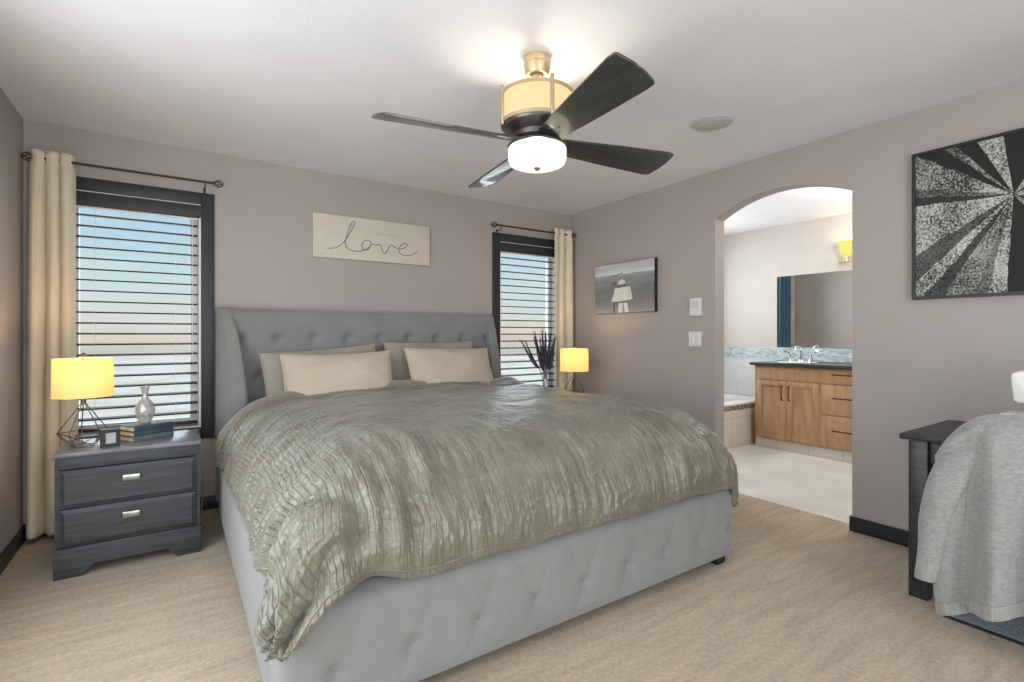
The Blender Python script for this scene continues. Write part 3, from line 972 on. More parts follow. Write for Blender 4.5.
# ------------------------------------------------------------------ nightstands
def nightstand(loc, label):
    w, d, h = .60, .40, .612
    t = thing('nightstand', label, 'nightstand', loc, group='grey wood nightstands')
    hw = w / 2
    bm = BM(); box(bm, -hw - .006, hw + .006, -.008, d, h - .022, h, .004)
    tag(obj('top', bm, m_greytop_sheen, t), 'smooth grey top with window sheen painted pale')
    bm = BM()
    box(bm, -hw, -hw + .02, .012, d - .002, .02, h - .022, .002); box(bm, hw - .02, hw, .012, d - .002, .02, h - .022, .002)
    box(bm, -hw + .02, hw - .02, d - .012, d - .002, .05, h - .022); box(bm, -hw + .02, hw - .02, .02, d - .012, .13, .142)
    box(bm, -hw, hw, .004, .02, .530, h - .022, .002)          # apron under the top
    box(bm, -hw, -hw + .016, .004, .02, .148, .530); box(bm, hw - .016, hw, .004, .02, .148, .530)
    obj('carcass', bm, m_greywood, t)
    # plinth with bracket feet
    poly = [(-hw - .005, 0), (-hw - .005, .148), (hw + .005, .148), (hw + .005, 0), (hw - .105, 0), (hw - .125, .035), (hw - .15, .055), (-hw + .15, .055), (-hw + .125, .035), (-hw + .105, 0)]
    bm = BM(); prism(bm, poly, 'y', -.006, .02, .003)
    bmesh.ops.triangulate(bm, faces=[f for f in bm.faces if len(f.verts) > 6])
    obj('plinth', bm, m_greywood, t)
    for z0, z1 in ((.340, .526), (.152, .336)):
        bm = BM()
        box(bm, -hw + .017, hw - .017, -.004, .016, z0, z1, .002)
        # raised field
        M = None
        x0, x1 = -hw + .017, hw - .017
        q = .022
        A = [bm.verts.new(v) for v in [(x0 + .004, -.004, z0 + .004), (x1 - .004, -.004, z0 + .004), (x1 - .004, -.004, z1 - .004), (x0 + .004, -.004, z1 - .004)]]
        B = [bm.verts.new(v) for v in [(x0 + q, -.013, z0 + q), (x1 - q, -.013, z0 + q), (x1 - q, -.013, z1 - q), (x0 + q, -.013, z1 - q)]]
        bm.faces.new(B)
        for i in range(4): bm.faces.new([A[i], A[(i + 1) % 4], B[(i + 1) % 4], B[i]])
        dr = obj('drawer', bm, m_greywood, t, smooth=20)
        zc = z1 - (z1 - z0) * .34
        bm = BM()
        box(bm, -.036, .036, -.030, -.022, zc - .015, zc + .015, .003)
        box(bm, -.026, -.016, -.023, -.012, zc - .006, zc + .006); box(bm, .016, .026, -.023, -.012, zc - .006, zc + .006)
        tag(obj('handle', bm, m_nickel, dr), 'rectangular nickel pull')
    return t


ns1 = nightstand((-.175, 3.262, 0), 'grey wood two drawer nightstand left of the bed by the curtain')
ns2 = copy_tree(ns1)
ns2.location = (2.86, 3.262, 0)
ns2['label'] = 'grey wood nightstand hidden behind the far side of the bed'
NT = .612


# ------------------------------------------------------------------ table lamps
def lamp(loc, label, rz):
    t = thing('table_lamp', label, 'lamp', loc, rz, group='table lamps with wire bases')
    bm = BM()
    nseg = 5
    top = Vector((0, 0, .225)); mids = []; bots = []
    for k in range(nseg):
        a = 2 * PI * k / nseg
        mids.append(Vector((.108 * math.cos(a), .108 * math.sin(a), .072)))
        bots.append(Vector((.055 * math.cos(a), .055 * math.sin(a), .004)))
    r = .0024
    for k in range(nseg):
        tube(bm, [top + Vector((math.cos(2 * PI * k / nseg), math.sin(2 * PI * k / nseg), 0)) * .008, mids[k]], r, 6)
        tube(bm, [mids[k], mids[(k + 1) % nseg]], r, 6)
        tube(bm, [mids[k], bots[k]], r, 6)
        tube(bm, [mids[k], bots[(k + 1) % nseg]], r * .9, 6)
        tube(bm, [bots[k], bots[(k + 1) % nseg]], r, 6)
    obj('wire_base', bm, m_wire, t)
    bm = BM()
    lathe(bm, [(0, .218), (.012, .218), (.012, .250), (.018, .252), (.018, .285), (0, .287)], seg=20)
    obj('socket', bm, m_wire, t)
    s0, s1, ra = .258, .455, .126
    bm = BM()
    lathe(bm, [(ra, s0), (ra - .002, s1), (ra - .005, s1), (ra - .003, s0), (ra, s0)], seg=64)
    sh = obj('lamp_shade', bm, m_shade, t)
    for zz_ in (s0 + .002, s1 - .002):
        bm = BM()
        tube(bm, [(ra * math.cos(2 * PI * k / 48), ra * math.sin(2 * PI * k / 48), zz_) for k in range(48)], .0022, 6, closed=True)
        obj('trim', bm, m_shade, sh)
    bm = BM()
    for k in range(3):
        a = 2 * PI * k / 3
        tube(bm, [(0, 0, s1 - .012), (ra * math.cos(a), ra * math.sin(a), s1 - .012)], .0018, 6)
    for s in (-1, 1):
        tube(bm, spline([(s * .012, 0, .27), (s * .045, 0, .34), (s * .03, 0, .42), (0, 0, s1 - .012)], 6), .0018, 6)
    obj('harp', bm, m_wire, t)
    bm = BM(); lathe(bm, [(0, s1 - .014), (.006, s1 - .012), (.004, s1 + .004), (.011, s1 + .012), (.012, s1 + .02), (.006, s1 + .03), (0, s1 + .032)], seg=16)
    obj('finial', bm, m_wire, t)
    bm = BM(); lathe(bm, [(0, .29), (.012, .29), (.028, .325), (.028, .345), (.016, .368), (0, .372)], seg=20)
    obj('bulb', bm, m_bowl, t)
    for zz_, en in ((.40, 2.2),):
        l = bpy.data.lights.new('bulb_light', 'POINT'); l.energy = 4.4; l.color = (1.0, .64, .28); l.shadow_soft_size = .03
        lo = bpy.data.objects.new('bulb_light', l); COL.objects.link(lo); lo.parent = t; lo.location = (0, 0, .395)
    return t


lp = lamp((-.385, 3.425, NT), 'lit table lamp with wire base on the left nightstand', .5)
lp2 = copy_tree(lp)
lp2.location = (2.965, 3.42, NT); lp2.rotation_euler = (0, 0, 1.1)
lp2['label'] = 'lit table lamp in the far corner beside the right curtain'

# ------------------------------------------------------------------ things on the left nightstand
bang = math.radians(32)
bz = NT
ey = Vector((math.cos(bang), math.sin(bang), 0)); ex = Vector((-math.sin(bang), math.cos(bang), 0))
for k, (m_, lab, th, L, dlt, rot) in enumerate((
        (m_book_grey, 'grey blue hardback at the bottom of the book stack', .028, .212, 0.0, 0.0),
        (m_book_slate, 'slate hardback in the middle of the book stack', .027, .208, .003, .03),
        (m_book_navy, 'navy hardback on top of the book stack under the vase', .027, .205, .004, -.01))):
    t = thing('book', lab, 'book', (-.175 + dlt, 3.383 + dlt, bz), bang + rot, group='books stacked on the left nightstand')
    D = .145
    bm = BM()
    box(bm, 0, L, 0, D, 0, .0028, .0008); box(bm, 0, L, 0, D, th - .0028, th, .0008); box(bm, 0, L, -.002, .004, 0, th, .0012)
    obj('cover', bm, m_, t)
    bm = BM(); box(bm, .004, L - .004, .004, D - .005, .0028, th - .0028)
    tag(obj('pages', bm, m_pages, t, smooth=0), 'cream pages')
    bz += th
bm = BM()
lathe(bm, [(0, .0), (.024, .0), (.026, .006), (.030, .014), (.041, .045), (.046, .075), (.043, .10), (.030, .125), (.017, .14), (.0145, .16), (.017, .185), (.024, .205), (.026, .210), (.023, .210), (.0145, .186), (.0115, .16), (.0140, .142), (.027, .125), (.039, .10), (.042, .075), (.037, .045), (.024, .014), (0, .012)], seg=36)
v = obj('vase', bm, m_vaseglass, smooth=50)
# facets
for vt in v.data.vertices:
    a = math.atan2(vt.co.y, vt.co.x); r = math.hypot(vt.co.x, vt.co.y)
    if r > .028 and .01 < vt.co.z < .13:
        k = 1 + .035 * math.cos(a * 12)
        vt.co.x *= k; vt.co.y *= k
v.location = (-.128, 3.492, bz)
tag(v, 'small cut glass bottle vase standing on the stacked books', 'vase')
t = thing('photo_cube', 'small black square frame with a pale grey face beside the books', 'frame', (-.268, 3.332, NT), math.radians(12))
bm = BM()
for (x0, x1, z0, z1) in ((-.04, -.022, 0, .092), (.022, .04, 0, .092), (-.022, .022, 0, .018), (-.022, .022, .074, .092)):
    box(bm, x0, x1, -.018, .018, z0, z1)
bmesh.ops.remove_doubles(bm, verts=bm.verts, dist=.0001)
obj('frame', bm, m_black, t, smooth=0)
bm = BM(); box(bm, -.022, .022, -.010, .012, .018, .074)
tag(obj('face', bm, m_grey_dot, t, smooth=0), 'pale grey face')
bm = BM()
tube(bm, spline([(.17, 3.995, .30), (.172, 3.97, .16), (.16, 3.92, .012), (.19, 3.80, .006), (.13, 3.72, .006), (.175, 3.62, .006), (.15, 3.70, .006), (.10, 3.86, .006)], 8), .0035, 6)
tag(obj('power_cord', bm, m_cord, smooth=180), 'tan power cord coiled on the carpet between nightstand and bed', 'cord')

# ------------------------------------------------------------------ plumes in a vase on the far nightstand
VX, VY = 2.665, 3.45
t = thing('plume_vase', 'glass vase of dark purple reed plumes in front of the right window', 'vase', (VX, VY, NT))
bm = BM()
lathe(bm, [(0, 0), (.034, 0), (.038, .01), (.036, .10), (.022, .19), (.020, .235), (.026, .26), (.023, .26), (.017, .235), (.019, .19), (.033, .10), (.034, .014), (0, .012)], seg=32)
obj('glass', bm, m_clearvase, t)
rnd = random.Random(3)
dirs = [(-.255, .0, .53), (-.19, .03, .52), (-.135, -.02, .56), (-.10, .02, .60), (-.065, -.01, .55), (-.035, 0, .62), (-.01, -.02, .58), (.018, .02, .61), (.045, -.01, .59), (.075, .02, .575),
        (.10, -.01, .545), (.125, .02, .57), (-.09, .0, .48), (.035, .0, .47), (.085, -.02, .46), (-.05, .01, .44)]
for (dx, dy, hz) in dirs:
    p0 = Vector((dx * .05, dy * .05, .02)); p1 = Vector((dx * .16, dy * .3, .24)); p2 = Vector((dx * .55, dy * .7, hz * .68)); p3 = Vector((dx, dy, hz))
    path = spline([p0, p1, p2, p3], 10)
    bm = BM(); tube(bm, path, [.0022] * (len(path) - 1) + [.0008], 5)
    st = obj('stem', bm, m_stem, t)
    bm = BM()
    i0 = int(len(path) * .46)
    L = path[i0:]
    rr = [  .0012 + .0105 * max(0, math.sin(PI * min(1, (k / (len(L) - 1)) ** .6 * .98 + .02))) for k in range(len(L))]
    tube(bm, L, rr, 7)
    for k in range(90):
        q = rnd.uniform(.0, .97); i = int(q * (len(L) - 1)); c = L[i]
        tdir = (L[min(i + 1, len(L) - 1)] - L[max(i - 1, 0)]).normalized()
        side = Vector((rnd.uniform(-1, 1), rnd.uniform(-1, 1), rnd.uniform(-.2, .2))).normalized()
        e = c + (tdir * .95 + side * .36) * rnd.uniform(.025, .055)
        tube(bm, [c, e], [.0015, .0004], 4, caps=False)
    obj('plume', bm, m_plume, st, smooth=180)


# ------------------------------------------------------------------ curtains and rods
def rod(x0, x1, y, z, label, mk):
    t = thing('curtain_rod', label, 'curtain rod', ((x0 + x1) / 2, y, z), group='dark curtain rods')
    hl = (x1 - x0) / 2
    bm = BM(); tube(bm, [(-hl, 0, 0), (hl, 0, 0)], .0075, 12)
    obj('pole', bm, m_rod, t)
    for s in (-1, 1):
        bm = BM()
        R = .026
        c = Vector((s * (hl + R + .006), 0, 0))
        for k in range(6):
            a = 2 * PI * k / 6
            pts = []
            for j in range(13):
                th = PI * j / 12
                tw = a + th * .6
                pts.append(c + Vector((-s * R * math.cos(th), R * .9 * math.sin(th) * math.cos(tw), R * .9 * math.sin(th) * math.sin(tw))))
            tube(bm, pts, .0026, 5)
        lathe(bm, [(0, -.008), (.010, -.006), (.010, .006), (0, .008)], seg=12, c=(s * (hl + .003), 0, 0))
        obj('finial', bm, m_rod, t)
    for xb in mk:
        bm = BM()
        tube(bm, spline([(xb, YB - y - .004, -.040), (xb, (YB - y) * .5, -.034), (xb, .004, -.026), (xb, 0, -.009)], 5), .0035, 8)
        box(bm, xb - .007, xb + .007, YB - y - .006, YB - y, -.062, -.02, .002)
        obj('bracket', bm, m_rod, t)
    return t


RZ = 2.21
rod(-.655, .225, 3.935, RZ, 'dark curtain rod with cage finials over the left window', (.395, -.395))
rod(2.48, 3.375, 3.935, RZ - .005, 'dark curtain rod over the right corner window', (-.40, .395))


def curtain(xa, xb, ya, label, bottom_spread=1.0, seed=0, nf=4.5, z1=RZ + .045, z0=.035, flip=False, parent_m=m_curtain, amp=.034):
    t = thing('curtain', label, 'curtain', ((xa + xb) / 2, ya, 0), group='cream curtain panels')
    na, nz = 150, 90
    s = np.linspace(0, 1, na); zz = np.linspace(z0, z1, nz)
    S, Z = np.meshgrid(s, zz, indexing='ij')
    tt = (Z - z0) / (z1 - z0)
    w = (xb - xa)
    sp = 1 + (bottom_spread - 1) * (1 - tt) ** 1.3
    pinch = 1 - .10 * np.exp(-((Z - RZ) / .03) ** 2)
    X = (S - .5) * w * sp * pinch
    ph = S * nf * 2 * PI + 1.2 * pn(S * 3 + seed, tt * 1.1) + seed
    A = amp * (.72 + .28 * (1 - tt)) * (1 + .3 * pn(S * 2 + seed, tt * 2))
    Yy = A * np.sin(ph) * (1 - .35 * np.exp(-((Z - RZ) / .05) ** 2)) + .004 * pn(S * 20, tt * 4)
    X = X + .012 * np.cos(ph)
    P = np.stack([X, Yy, Z], axis=2)
    bm = BM(); grid(bm, P)
    o = obj('panel', bm, parent_m, t, smooth=180)
    md = o.modifiers.new('thick', 'SOLIDIFY'); md.thickness = .004; md.offset = 0
    # bottom hem band
    P2 = P[:, :6].copy(); P2[..., 1] -= .0035
    return t


c1 = curtain(-.685, -.475, 3.935, 'cream curtain panel hanging in the left corner behind the lamp', 1.16, seed=1, nf=3.2, amp=.042)
c2 = curtain(3.150, 3.395, 3.935, 'cream curtain panel in the right corner behind the lit lamp', 1.12, seed=4, nf=2.6)

# ------------------------------------------------------------------ love sign
SX0, SX1, SZ0, SZ1 = .876, 1.83, 1.782, 2.117
t = thing('wall_sign', 'cream wooden sign reading love in thin script above the bed', 'sign', ((SX0 + SX1) / 2, YB, SZ0))
sw, sh_ = SX1 - SX0, SZ1 - SZ0
bm = BM(); box(bm, -sw / 2, sw / 2, -.030, -.001, 0, sh_, .003)
obj('board', bm, m_signwood, t)
path = [(195, 352), (250, 348), (300, 320), (345, 265), (380, 205), (390, 176), (376, 168), (356, 200), (335, 260), (325, 305), (335, 345), (375, 368), (430, 371), (475, 357), (507, 325), (497, 300), (466, 297), (442, 325), (455, 358), (488, 357), (510, 325), (545, 328), (575, 330), (590, 370), (606, 388), (625, 365), (640, 337), (655, 328), (680, 345), (712, 356), (752, 345), (767, 325), (745, 317), (715, 340), (707, 370), (730, 394), (780, 400), (820, 386), (846, 364)]
pts = []
for (x, y) in path:
    fx = (x - 92) / 836; top = 100 + 105 * fx; btm = 408 + 62 * fx
    fz = (btm - y) / (btm - top)
    s = fx * 3.825 / (4.355 - fx * (4.355 - 3.825))
    pts.append((-sw / 2 + s * sw, -.0305, fz * sh_))
bm = BM(); tube(bm, spline(pts, 6), .0036, 6)
tag(obj('lettering', bm, m_script, t, smooth=180), 'thin script word love')
# faint small line of lettering above the word
cu = bpy.data.curves.new('small_lettering', 'FONT')
cu.body = 'all you need is'; cu.size = .036; cu.align_x = 'CENTER'; cu.extrude = .0004
tmp = bpy.data.objects.new('tmp', cu); COL.objects.link(tmp)
dg = bpy.context.evaluated_depsgraph_get()
me = bpy.data.meshes.new_from_object(tmp.evaluated_get(dg))
bpy.data.objects.remove(tmp)
me.materials.clear(); me.materials.append(m_script_faint)
so = bpy.data.objects.new('small_lettering', me); COL.objects.link(so); so.parent = t
so.location = (.105, -.0306, sh_ * .655); so.rotation_euler = (PI / 2, 0, 0)
tag(so, 'faint small lettering above the script word')


# ------------------------------------------------------------------ small canvas on the right wall
def grad_print():
    m = bpy.data.materials.new('monochrome_lake_print'); m.use_nodes = True
    n, l = M_nodes(m); b = n['Principled BSDF']; b.inputs['Roughness'].default_value = .6
    tc = n.new('ShaderNodeTexCoord'); sp = n.new('ShaderNodeSeparateXYZ'); l.new(tc.outputs['Object'], sp.inputs[0])
    nz = n.new('ShaderNodeTexNoise'); nz.inputs['Scale'].default_value = 7; nz.inputs['Detail'].default_value = 6
    mp = n.new('ShaderNodeMapping'); mp.inputs['Scale'].default_value = (1, .6, 3); l.new(tc.outputs['Object'], mp.inputs[0]); l.new(mp.outputs[0], nz.inputs['Vector'])
    dv = n.new('ShaderNodeMath'); dv.operation = 'DIVIDE'; dv.inputs[1].default_value = .46; l.new(sp.outputs['Z'], dv.inputs[0])
    ad = n.new('ShaderNodeMath'); ad.operation = 'MULTIPLY_ADD'; ad.inputs[1].default_value = .02
    l.new(nz.outputs[0], ad.inputs[0]); l.new(dv.outputs[0], ad.inputs[2])
    rp = n.new('ShaderNodeValToRGB'); e = rp.color_ramp.elements
    st = [(0, .34), (.2, .20), (.45, .17), (.70, .25), (.775, .36), (.79, .66), (.86, .55), (1.0, .46)]
    e[0].position = st[0][0]; e[0].color = (st[0][1],) * 3 + (1,)
    e[1].position = st[-1][0]; e[1].color = (st[-1][1],) * 3 + (1,)
    for p, v_ in st[1:-1]:
        q = e.new(p); q.color = (v_ * .97, v_, v_ * 1.04, 1)
    l.new(ad.outputs[0], rp.inputs[0])
    mx = n.new('ShaderNodeMix'); mx.data_type = 'RGBA'; mx.blend_type = 'OVERLAY'; mx.inputs[0].default_value = .35
    l.new(rp.outputs[0], mx.inputs[6]); l.new(nz.outputs[0], mx.inputs[7]); l.new(mx.outputs[2], b.inputs['Base Color'])
    return m


CY0, CY1, CZ0, CZ1 = 2.878, 3.605, 1.39, 1.85
t = thing('canvas_print', 'small monochrome canvas of a white lakeside hut near the corner', 'picture', (XR, (CY0 + CY1) / 2, CZ0))
hw = (CY1 - CY0) / 2; ch = CZ1 - CZ0
bm = BM(); box(bm, -.038, -.001, -hw, hw, 0, ch, .002)
tag(obj('canvas', bm, m_black, t), 'black wrapped canvas edge')
bm = BM(); box(bm, -.0395, -.038, -hw + .003, hw - .003, .003, ch - .003)
pr = obj('print', bm, grad_print(), t, smooth=0)
# white hut with steps, painted on the print (u: 0 left .. 1 right, v: 0 bottom .. 1 top)
m_hut = mat('print_white', (.60, .61, .61), (.68, .69, .69), rough=.6, scale=20)
m_hutd = mat('print_grey', (.10, .105, .11), (.14, .145, .15), rough=.6, scale=20)
shapes = [(m_hutd, [(.30, .62), (.38, .64), (.40, .57), (.30, .56)]), (m_hutd, [(.33, .75), (.50, .80), (.50, .78), (.33, .73)]),
          (m_hut, [(.42, .55), (.43, .64), (.48, .67), (.53, .64), (.54, .56)]), (m_hutd, [(.41, .50), (.41, .56), (.54, .575), (.56, .50)]),
          (m_hut, [(.30, .24), (.37, .50), (.62, .515), (.66, .27), (.55, .22)]), (m_hutd, [(.38, .19), (.40, .23), (.60, .245), (.60, .20)]),
          (m_hut, [(.42, .01), (.43, .20), (.50, .20), (.49, .01)]), (m_hut, [(.53, .01), (.51, .20), (.57, .20), (.60, .01)]),
          (m_hutd, [(.33, .02), (.33, .20), (.37, .20), (.37, .02)])]
mats = [m_hut, m_hutd]
bm = BM()
for k, (mm, po) in enumerate(shapes):
    vs = [bm.verts.new((-.0397 - .0001 * k, hw - u * 2 * hw, v_ * ch)) for u, v_ in po]
    f = bm.faces.new(vs); f.material_index = mats.index(mm)
obj('painted_hut', bm, mats, pr, smooth=0)


# ------------------------------------------------------------------ large framed tree picture
def tree_print(vy, vz):
    m = bpy.data.materials.new('monochrome_treetops_print'); m.use_nodes = True
    n, l = M_nodes(m); b = n['Principled BSDF']; b.inputs['Roughness'].default_value = .7; b.inputs['Specular IOR Level'].default_value = .2
    tc = n.new('ShaderNodeTexCoord'); sp = n.new('ShaderNodeSeparateXYZ'); l.new(tc.outputs['Object'], sp.inputs[0])
    def math_(op, a=None, b_=None):
        q = n.new('ShaderNodeMath'); q.operation = op
        for i, v in enumerate((a, b_)):
            if v is None: continue
            if isinstance(v, (int, float)): q.inputs[i].default_value = v
            else: l.new(v, q.inputs[i])
        return q.outputs[0]
    dh = math_('SUBTRACT', vy, sp.outputs['Y'])        # to the right positive
    dz = math_('SUBTRACT', sp.outputs['Z'], vz)
    ang = math_('ARCTAN2', dz, dh)                     # -pi..pi
    a01 = math_('DIVIDE', math_('MODULO', math_('ADD', ang, 4 * PI), 2 * PI), 2 * PI)
    nzw = n.new('ShaderNodeTexNoise'); nzw.inputs['Scale'].default_value = 9; l.new(tc.outputs['Object'], nzw.inputs['Vector'])
    a01 = math_('ADD', a01, math_('MULTIPLY', math_('SUBTRACT', nzw.outputs[0], .5), .012))
    rp = n.new('ShaderNodeValToRGB'); rp.color_ramp.interpolation = 'CONSTANT'
    e = rp.color_ramp.elements
    K = 360
    segs = [(0, .7), (20, .0), (34, .75), (60, .0), (97, .85), (113, .0), (126, .6), (132, .0), (142, .8), (163, .3), (170, .05), (177, .85), (212, .18), (224, .95), (233, .12), (240, .6), (252, .3), (258, .8), (266, .0), (300, .7), (320, .05), (335, .8)]
    e[0].position = 0; e[0].color = (segs[0][1],) * 3 + (1,)
    e[1].position = segs[-1][0] / K; e[1].color = (segs[-1][1],) * 3 + (1,)
    for p, v in segs[1:-1]:
        q = e.new(p / K); q.color = (v, v, v, 1)
    l.new(a01, rp.inputs[0])
    nz = n.new('ShaderNodeTexNoise'); nz.inputs['Scale'].default_value = 105; nz.inputs['Detail'].default_value = 8; nz.inputs['Roughness'].default_value = .7
    l.new(tc.outputs['Object'], nz.inputs['Vector'])
    nb = n.new('ShaderNodeTexNoise'); nb.inputs['Scale'].default_value = 6; nb.inputs['Detail'].default_value = 3
    l.new(tc.outputs['Object'], nb.inputs['Vector'])
    s2 = math_('ADD', nz.outputs[0], math_('MULTIPLY', math_('SUBTRACT', nb.outputs[0], .5), .35))
    leaf = n.new('ShaderNodeValToRGB'); le = leaf.color_ramp.elements
    le[0].position, le[0].color = .42, (.035, .037, .03, 1); le[1].position, le[1].color = .60, (.66, .68, .64, 1)
    l.new(s2, leaf.inputs[0])
    mx = n.new('ShaderNodeMix'); mx.data_type = 'RGBA'; mx.blend_type = 'MIX'
    mx.inputs[6].default_value = (.026, .027, .025, 1)
    l.new(rp.outputs[0], mx.inputs[0]); l.new(leaf.outputs[0], mx.inputs[7])
    l.new(mx.outputs[2], b.inputs['Base Color'])
    return m


PY1, PY0, PZ0, PZ1 = 1.087, -.12, 1.385, 2.188
t = thing('framed_picture', 'large black framed monochrome picture looking up into treetops', 'picture', (XR, (PY0 + PY1) / 2, PZ0))
hw = (PY1 - PY0) / 2; ph_ = PZ1 - PZ0
bm = BM()
fwid = .016
box(bm, -.034, -.001, -hw, -hw + fwid, 0, ph_); box(bm, -.034, -.001, hw - fwid, hw, 0, ph_)
box(bm, -.034, -.001, -hw + fwid, hw - fwid, 0, fwid); box(bm, -.034, -.001, -hw + fwid, hw - fwid, ph_ - fwid, ph_)
obj('frame', bm, m_black, t, smooth=0)
bm = BM(); box(bm, -.026, -.002, -hw + fwid, hw - fwid, fwid, ph_ - fwid)
obj('print', bm, tree_print(.68 - (PY0 + PY1) / 2, 1.877 - PZ0), t, smooth=0)

# ------------------------------------------------------------------ wall controls
t = thing('thermostat', 'white wall thermostat above the switch beside the arch', 'thermostat', (XR, 2.49, 1.34))
bm = BM(); box(bm, -.028, 0, -.052, .052, 0, .142, .006, 3); obj('case', bm, m_plastic, t)
bm = BM(); box(bm, -.0295, -.0275, -.034, .034, .066, .118); tag(obj('screen', bm, m_screen, t, smooth=0), 'small pale screen')
t = thing('light_switch', 'white double light switch plate below the thermostat', 'switch', (XR, 2.505, 1.10))
bm = BM(); box(bm, -.007, 0, -.058, .058, 0, .118, .003); obj('plate', bm, m_plastic, t)
for s in (-1, 1):
    bm = BM(); box(bm, -.012, -.006, s * .024 - .017, s * .024 + .017, .026, .092, .002); obj('rocker', bm, m_white, t)

# ceiling speaker
t = thing('ceiling_speaker', 'round grey speaker grille set in the ceiling', 'speaker', (2.64, 1.815, H))
bm = BM(); lathe(bm, [(0, -.006), (.100, -.006), (.103, -.004)], seg=56); obj('grille', bm, m_speaker, t)
bm = BM(); lathe(bm, [(.103, -.001), (.103, -.008), (.112, -.009), (.120, -.004), (.120, -.001)], seg=56); obj('rim', bm, m_speaker, t)


# ------------------------------------------------------------------ ceiling fan
FX, FY = 1.366, 1.829
fan = thing('ceiling_fan', 'four blade dark ceiling fan with glowing drum and bowl light', 'ceiling fan', (FX, FY, H))
bm = BM(); lathe(bm, [(0, 0), (.062, 0), (.064, -.012), (.058, -.030), (.062, -.036), (.056, -.066), (.048, -.080), (0, -.080)], seg=40)
obj('canopy', bm, m_brass, fan)
bm = BM(); lathe(bm, [(0, -.080), (.020, -.080), (.030, -.088), (.030, -.098), (.014, -.106), (.0125, -.16), (0, -.16)], seg=24)
obj('downrod', bm, m_brass, fan)
bm = BM()
for z0, z1 in ((-.182, -.170), (-.312, -.296)):
    lathe(bm, [(.158, z0), (.165, z0), (.165, z1), (.158, z1), (.158, z0)], seg=64)
for k in range(4):
    a = math.radians(-104.4) + k * PI / 2
    tube(bm, [(0, 0, -.174), (.16 * math.cos(a), .16 * math.sin(a), -.174)], .004, 8)
tube(bm, [(0, 0, -.155), (0, 0, -.305)], .0125, 16)
ring = obj('drum_ring', bm, m_brass, fan)
bm = BM(); lathe(bm, [(.157, -.296), (.157, -.180), (.153, -.180), (.153, -.296), (.157, -.296)], seg=64)
obj('drum_shade', bm, m_drum, fan)
for k in range(4):
    a = math.radians(-104.4) + k * PI / 2
    bm = BM(); box(bm, .160, .173, -.008, .008, -.322, -.150, .002)
    bmesh.ops.rotate(bm, verts=bm.verts, cent=(0, 0, 0), matrix=Matrix.Rotation(a, 3, 'Z'))
    obj('strap', bm, m_brass, fan)
bm = BM(); lathe(bm, [(0, -.300), (.158, -.300), (.158, -.313), (.150, -.325), (.126, -.340), (.112, -.352), (.108, -.372), (.09, -.385), (.09, -.400), (0, -.400)], seg=56)
obj('motor_housing', bm, m_pewter, fan)
# blades: (camera right, camera depth) directions turned into world
th = math.radians(-33.9)
rgt = Vector((math.cos(th), math.sin(th), 0)); fwd = Vector((-math.sin(th), math.cos(th), 0))
dA = rgt * -math.cos(math.radians(24)) + fwd * -math.sin(math.radians(24))
aA = math.atan2(dA.y, dA.x)
for k in range(4):
    a = aA + k * PI / 2
    prof = [(.115, -.052), (.40, -.076), (.675, -.094), (.707, -.091), (.717, -.082), (.719, -.02), (.711, .04), (.697, .086), (.687, .095), (.655, .095), (.40, .077), (.115, .052), (.105, .042), (.105, -.042)]
    bm = BM(); prism(bm, prof, 'z', -.0045, .0045, .002)
    M = Matrix.Rotation(a, 4, 'Z') @ Matrix.Translation((0, 0, -.383)) @ Matrix.Rotation(math.radians(-16), 4, 'X')
    bmesh.ops.triangulate(bm, faces=[f for f in bm.faces if len(f.verts) > 6])
    bl = obj('blade', bm, m_blade, fan)
    bl.matrix_local = M
    bm = BM()
    box(bm, .085, .20, -.020, .020, .0048, .012, .002)
    box(bm, .15, .215, -.036, .036, .0048, .009, .002)
    for (xx_, yy_) in ((.165, -.022), (.165, .022), (.20, 0)):
        lathe(bm, [(0, -.0075), (.005, -.007), (.006, -.0046), (0, -.0046)], c=(xx_, yy_, 0), seg=10)
    obj('blade_iron', bm, m_pewter, bl)
bm = BM(); lathe(bm, [(0, -.408), (.070, -.408), (.130, -.406), (.134, -.402), (.134, -.399), (.09, -.397), (0, -.397)], seg=56)
obj('light_fitter', bm, m_pewter, fan)
bm = BM(); lathe(bm, [(.127, -.408), (.131, -.414), (.131, -.458), (.124, -.478), (.100, -.488), (.03, -.492), (0, -.492)], seg=56)
obj('glass_bowl', bm, m_bowl, fan)
bm = BM(); lathe(bm, [(0, -.491), (.014, -.492), (.018, -.497), (.012, -.504), (.005, -.509), (0, -.510)], seg=20)
obj('finial', bm, m_nickel, fan)
for zz_, en, colr, rad in ((-.255, 5.5, (1.0, .86, .68), .03), (-.447, 2.6, (1.0, .90, .72), .035)):
    l = bpy.data.lights.new('fan_light', 'POINT'); l.energy = en; l.color = colr; l.shadow_soft_size = rad
    lo = bpy.data.objects.new('fan_light', l); COL.objects.link(lo); lo.parent = fan; lo.location = ((.07, .07, zz_) if zz_ > -.3 else (0, 0, zz_))

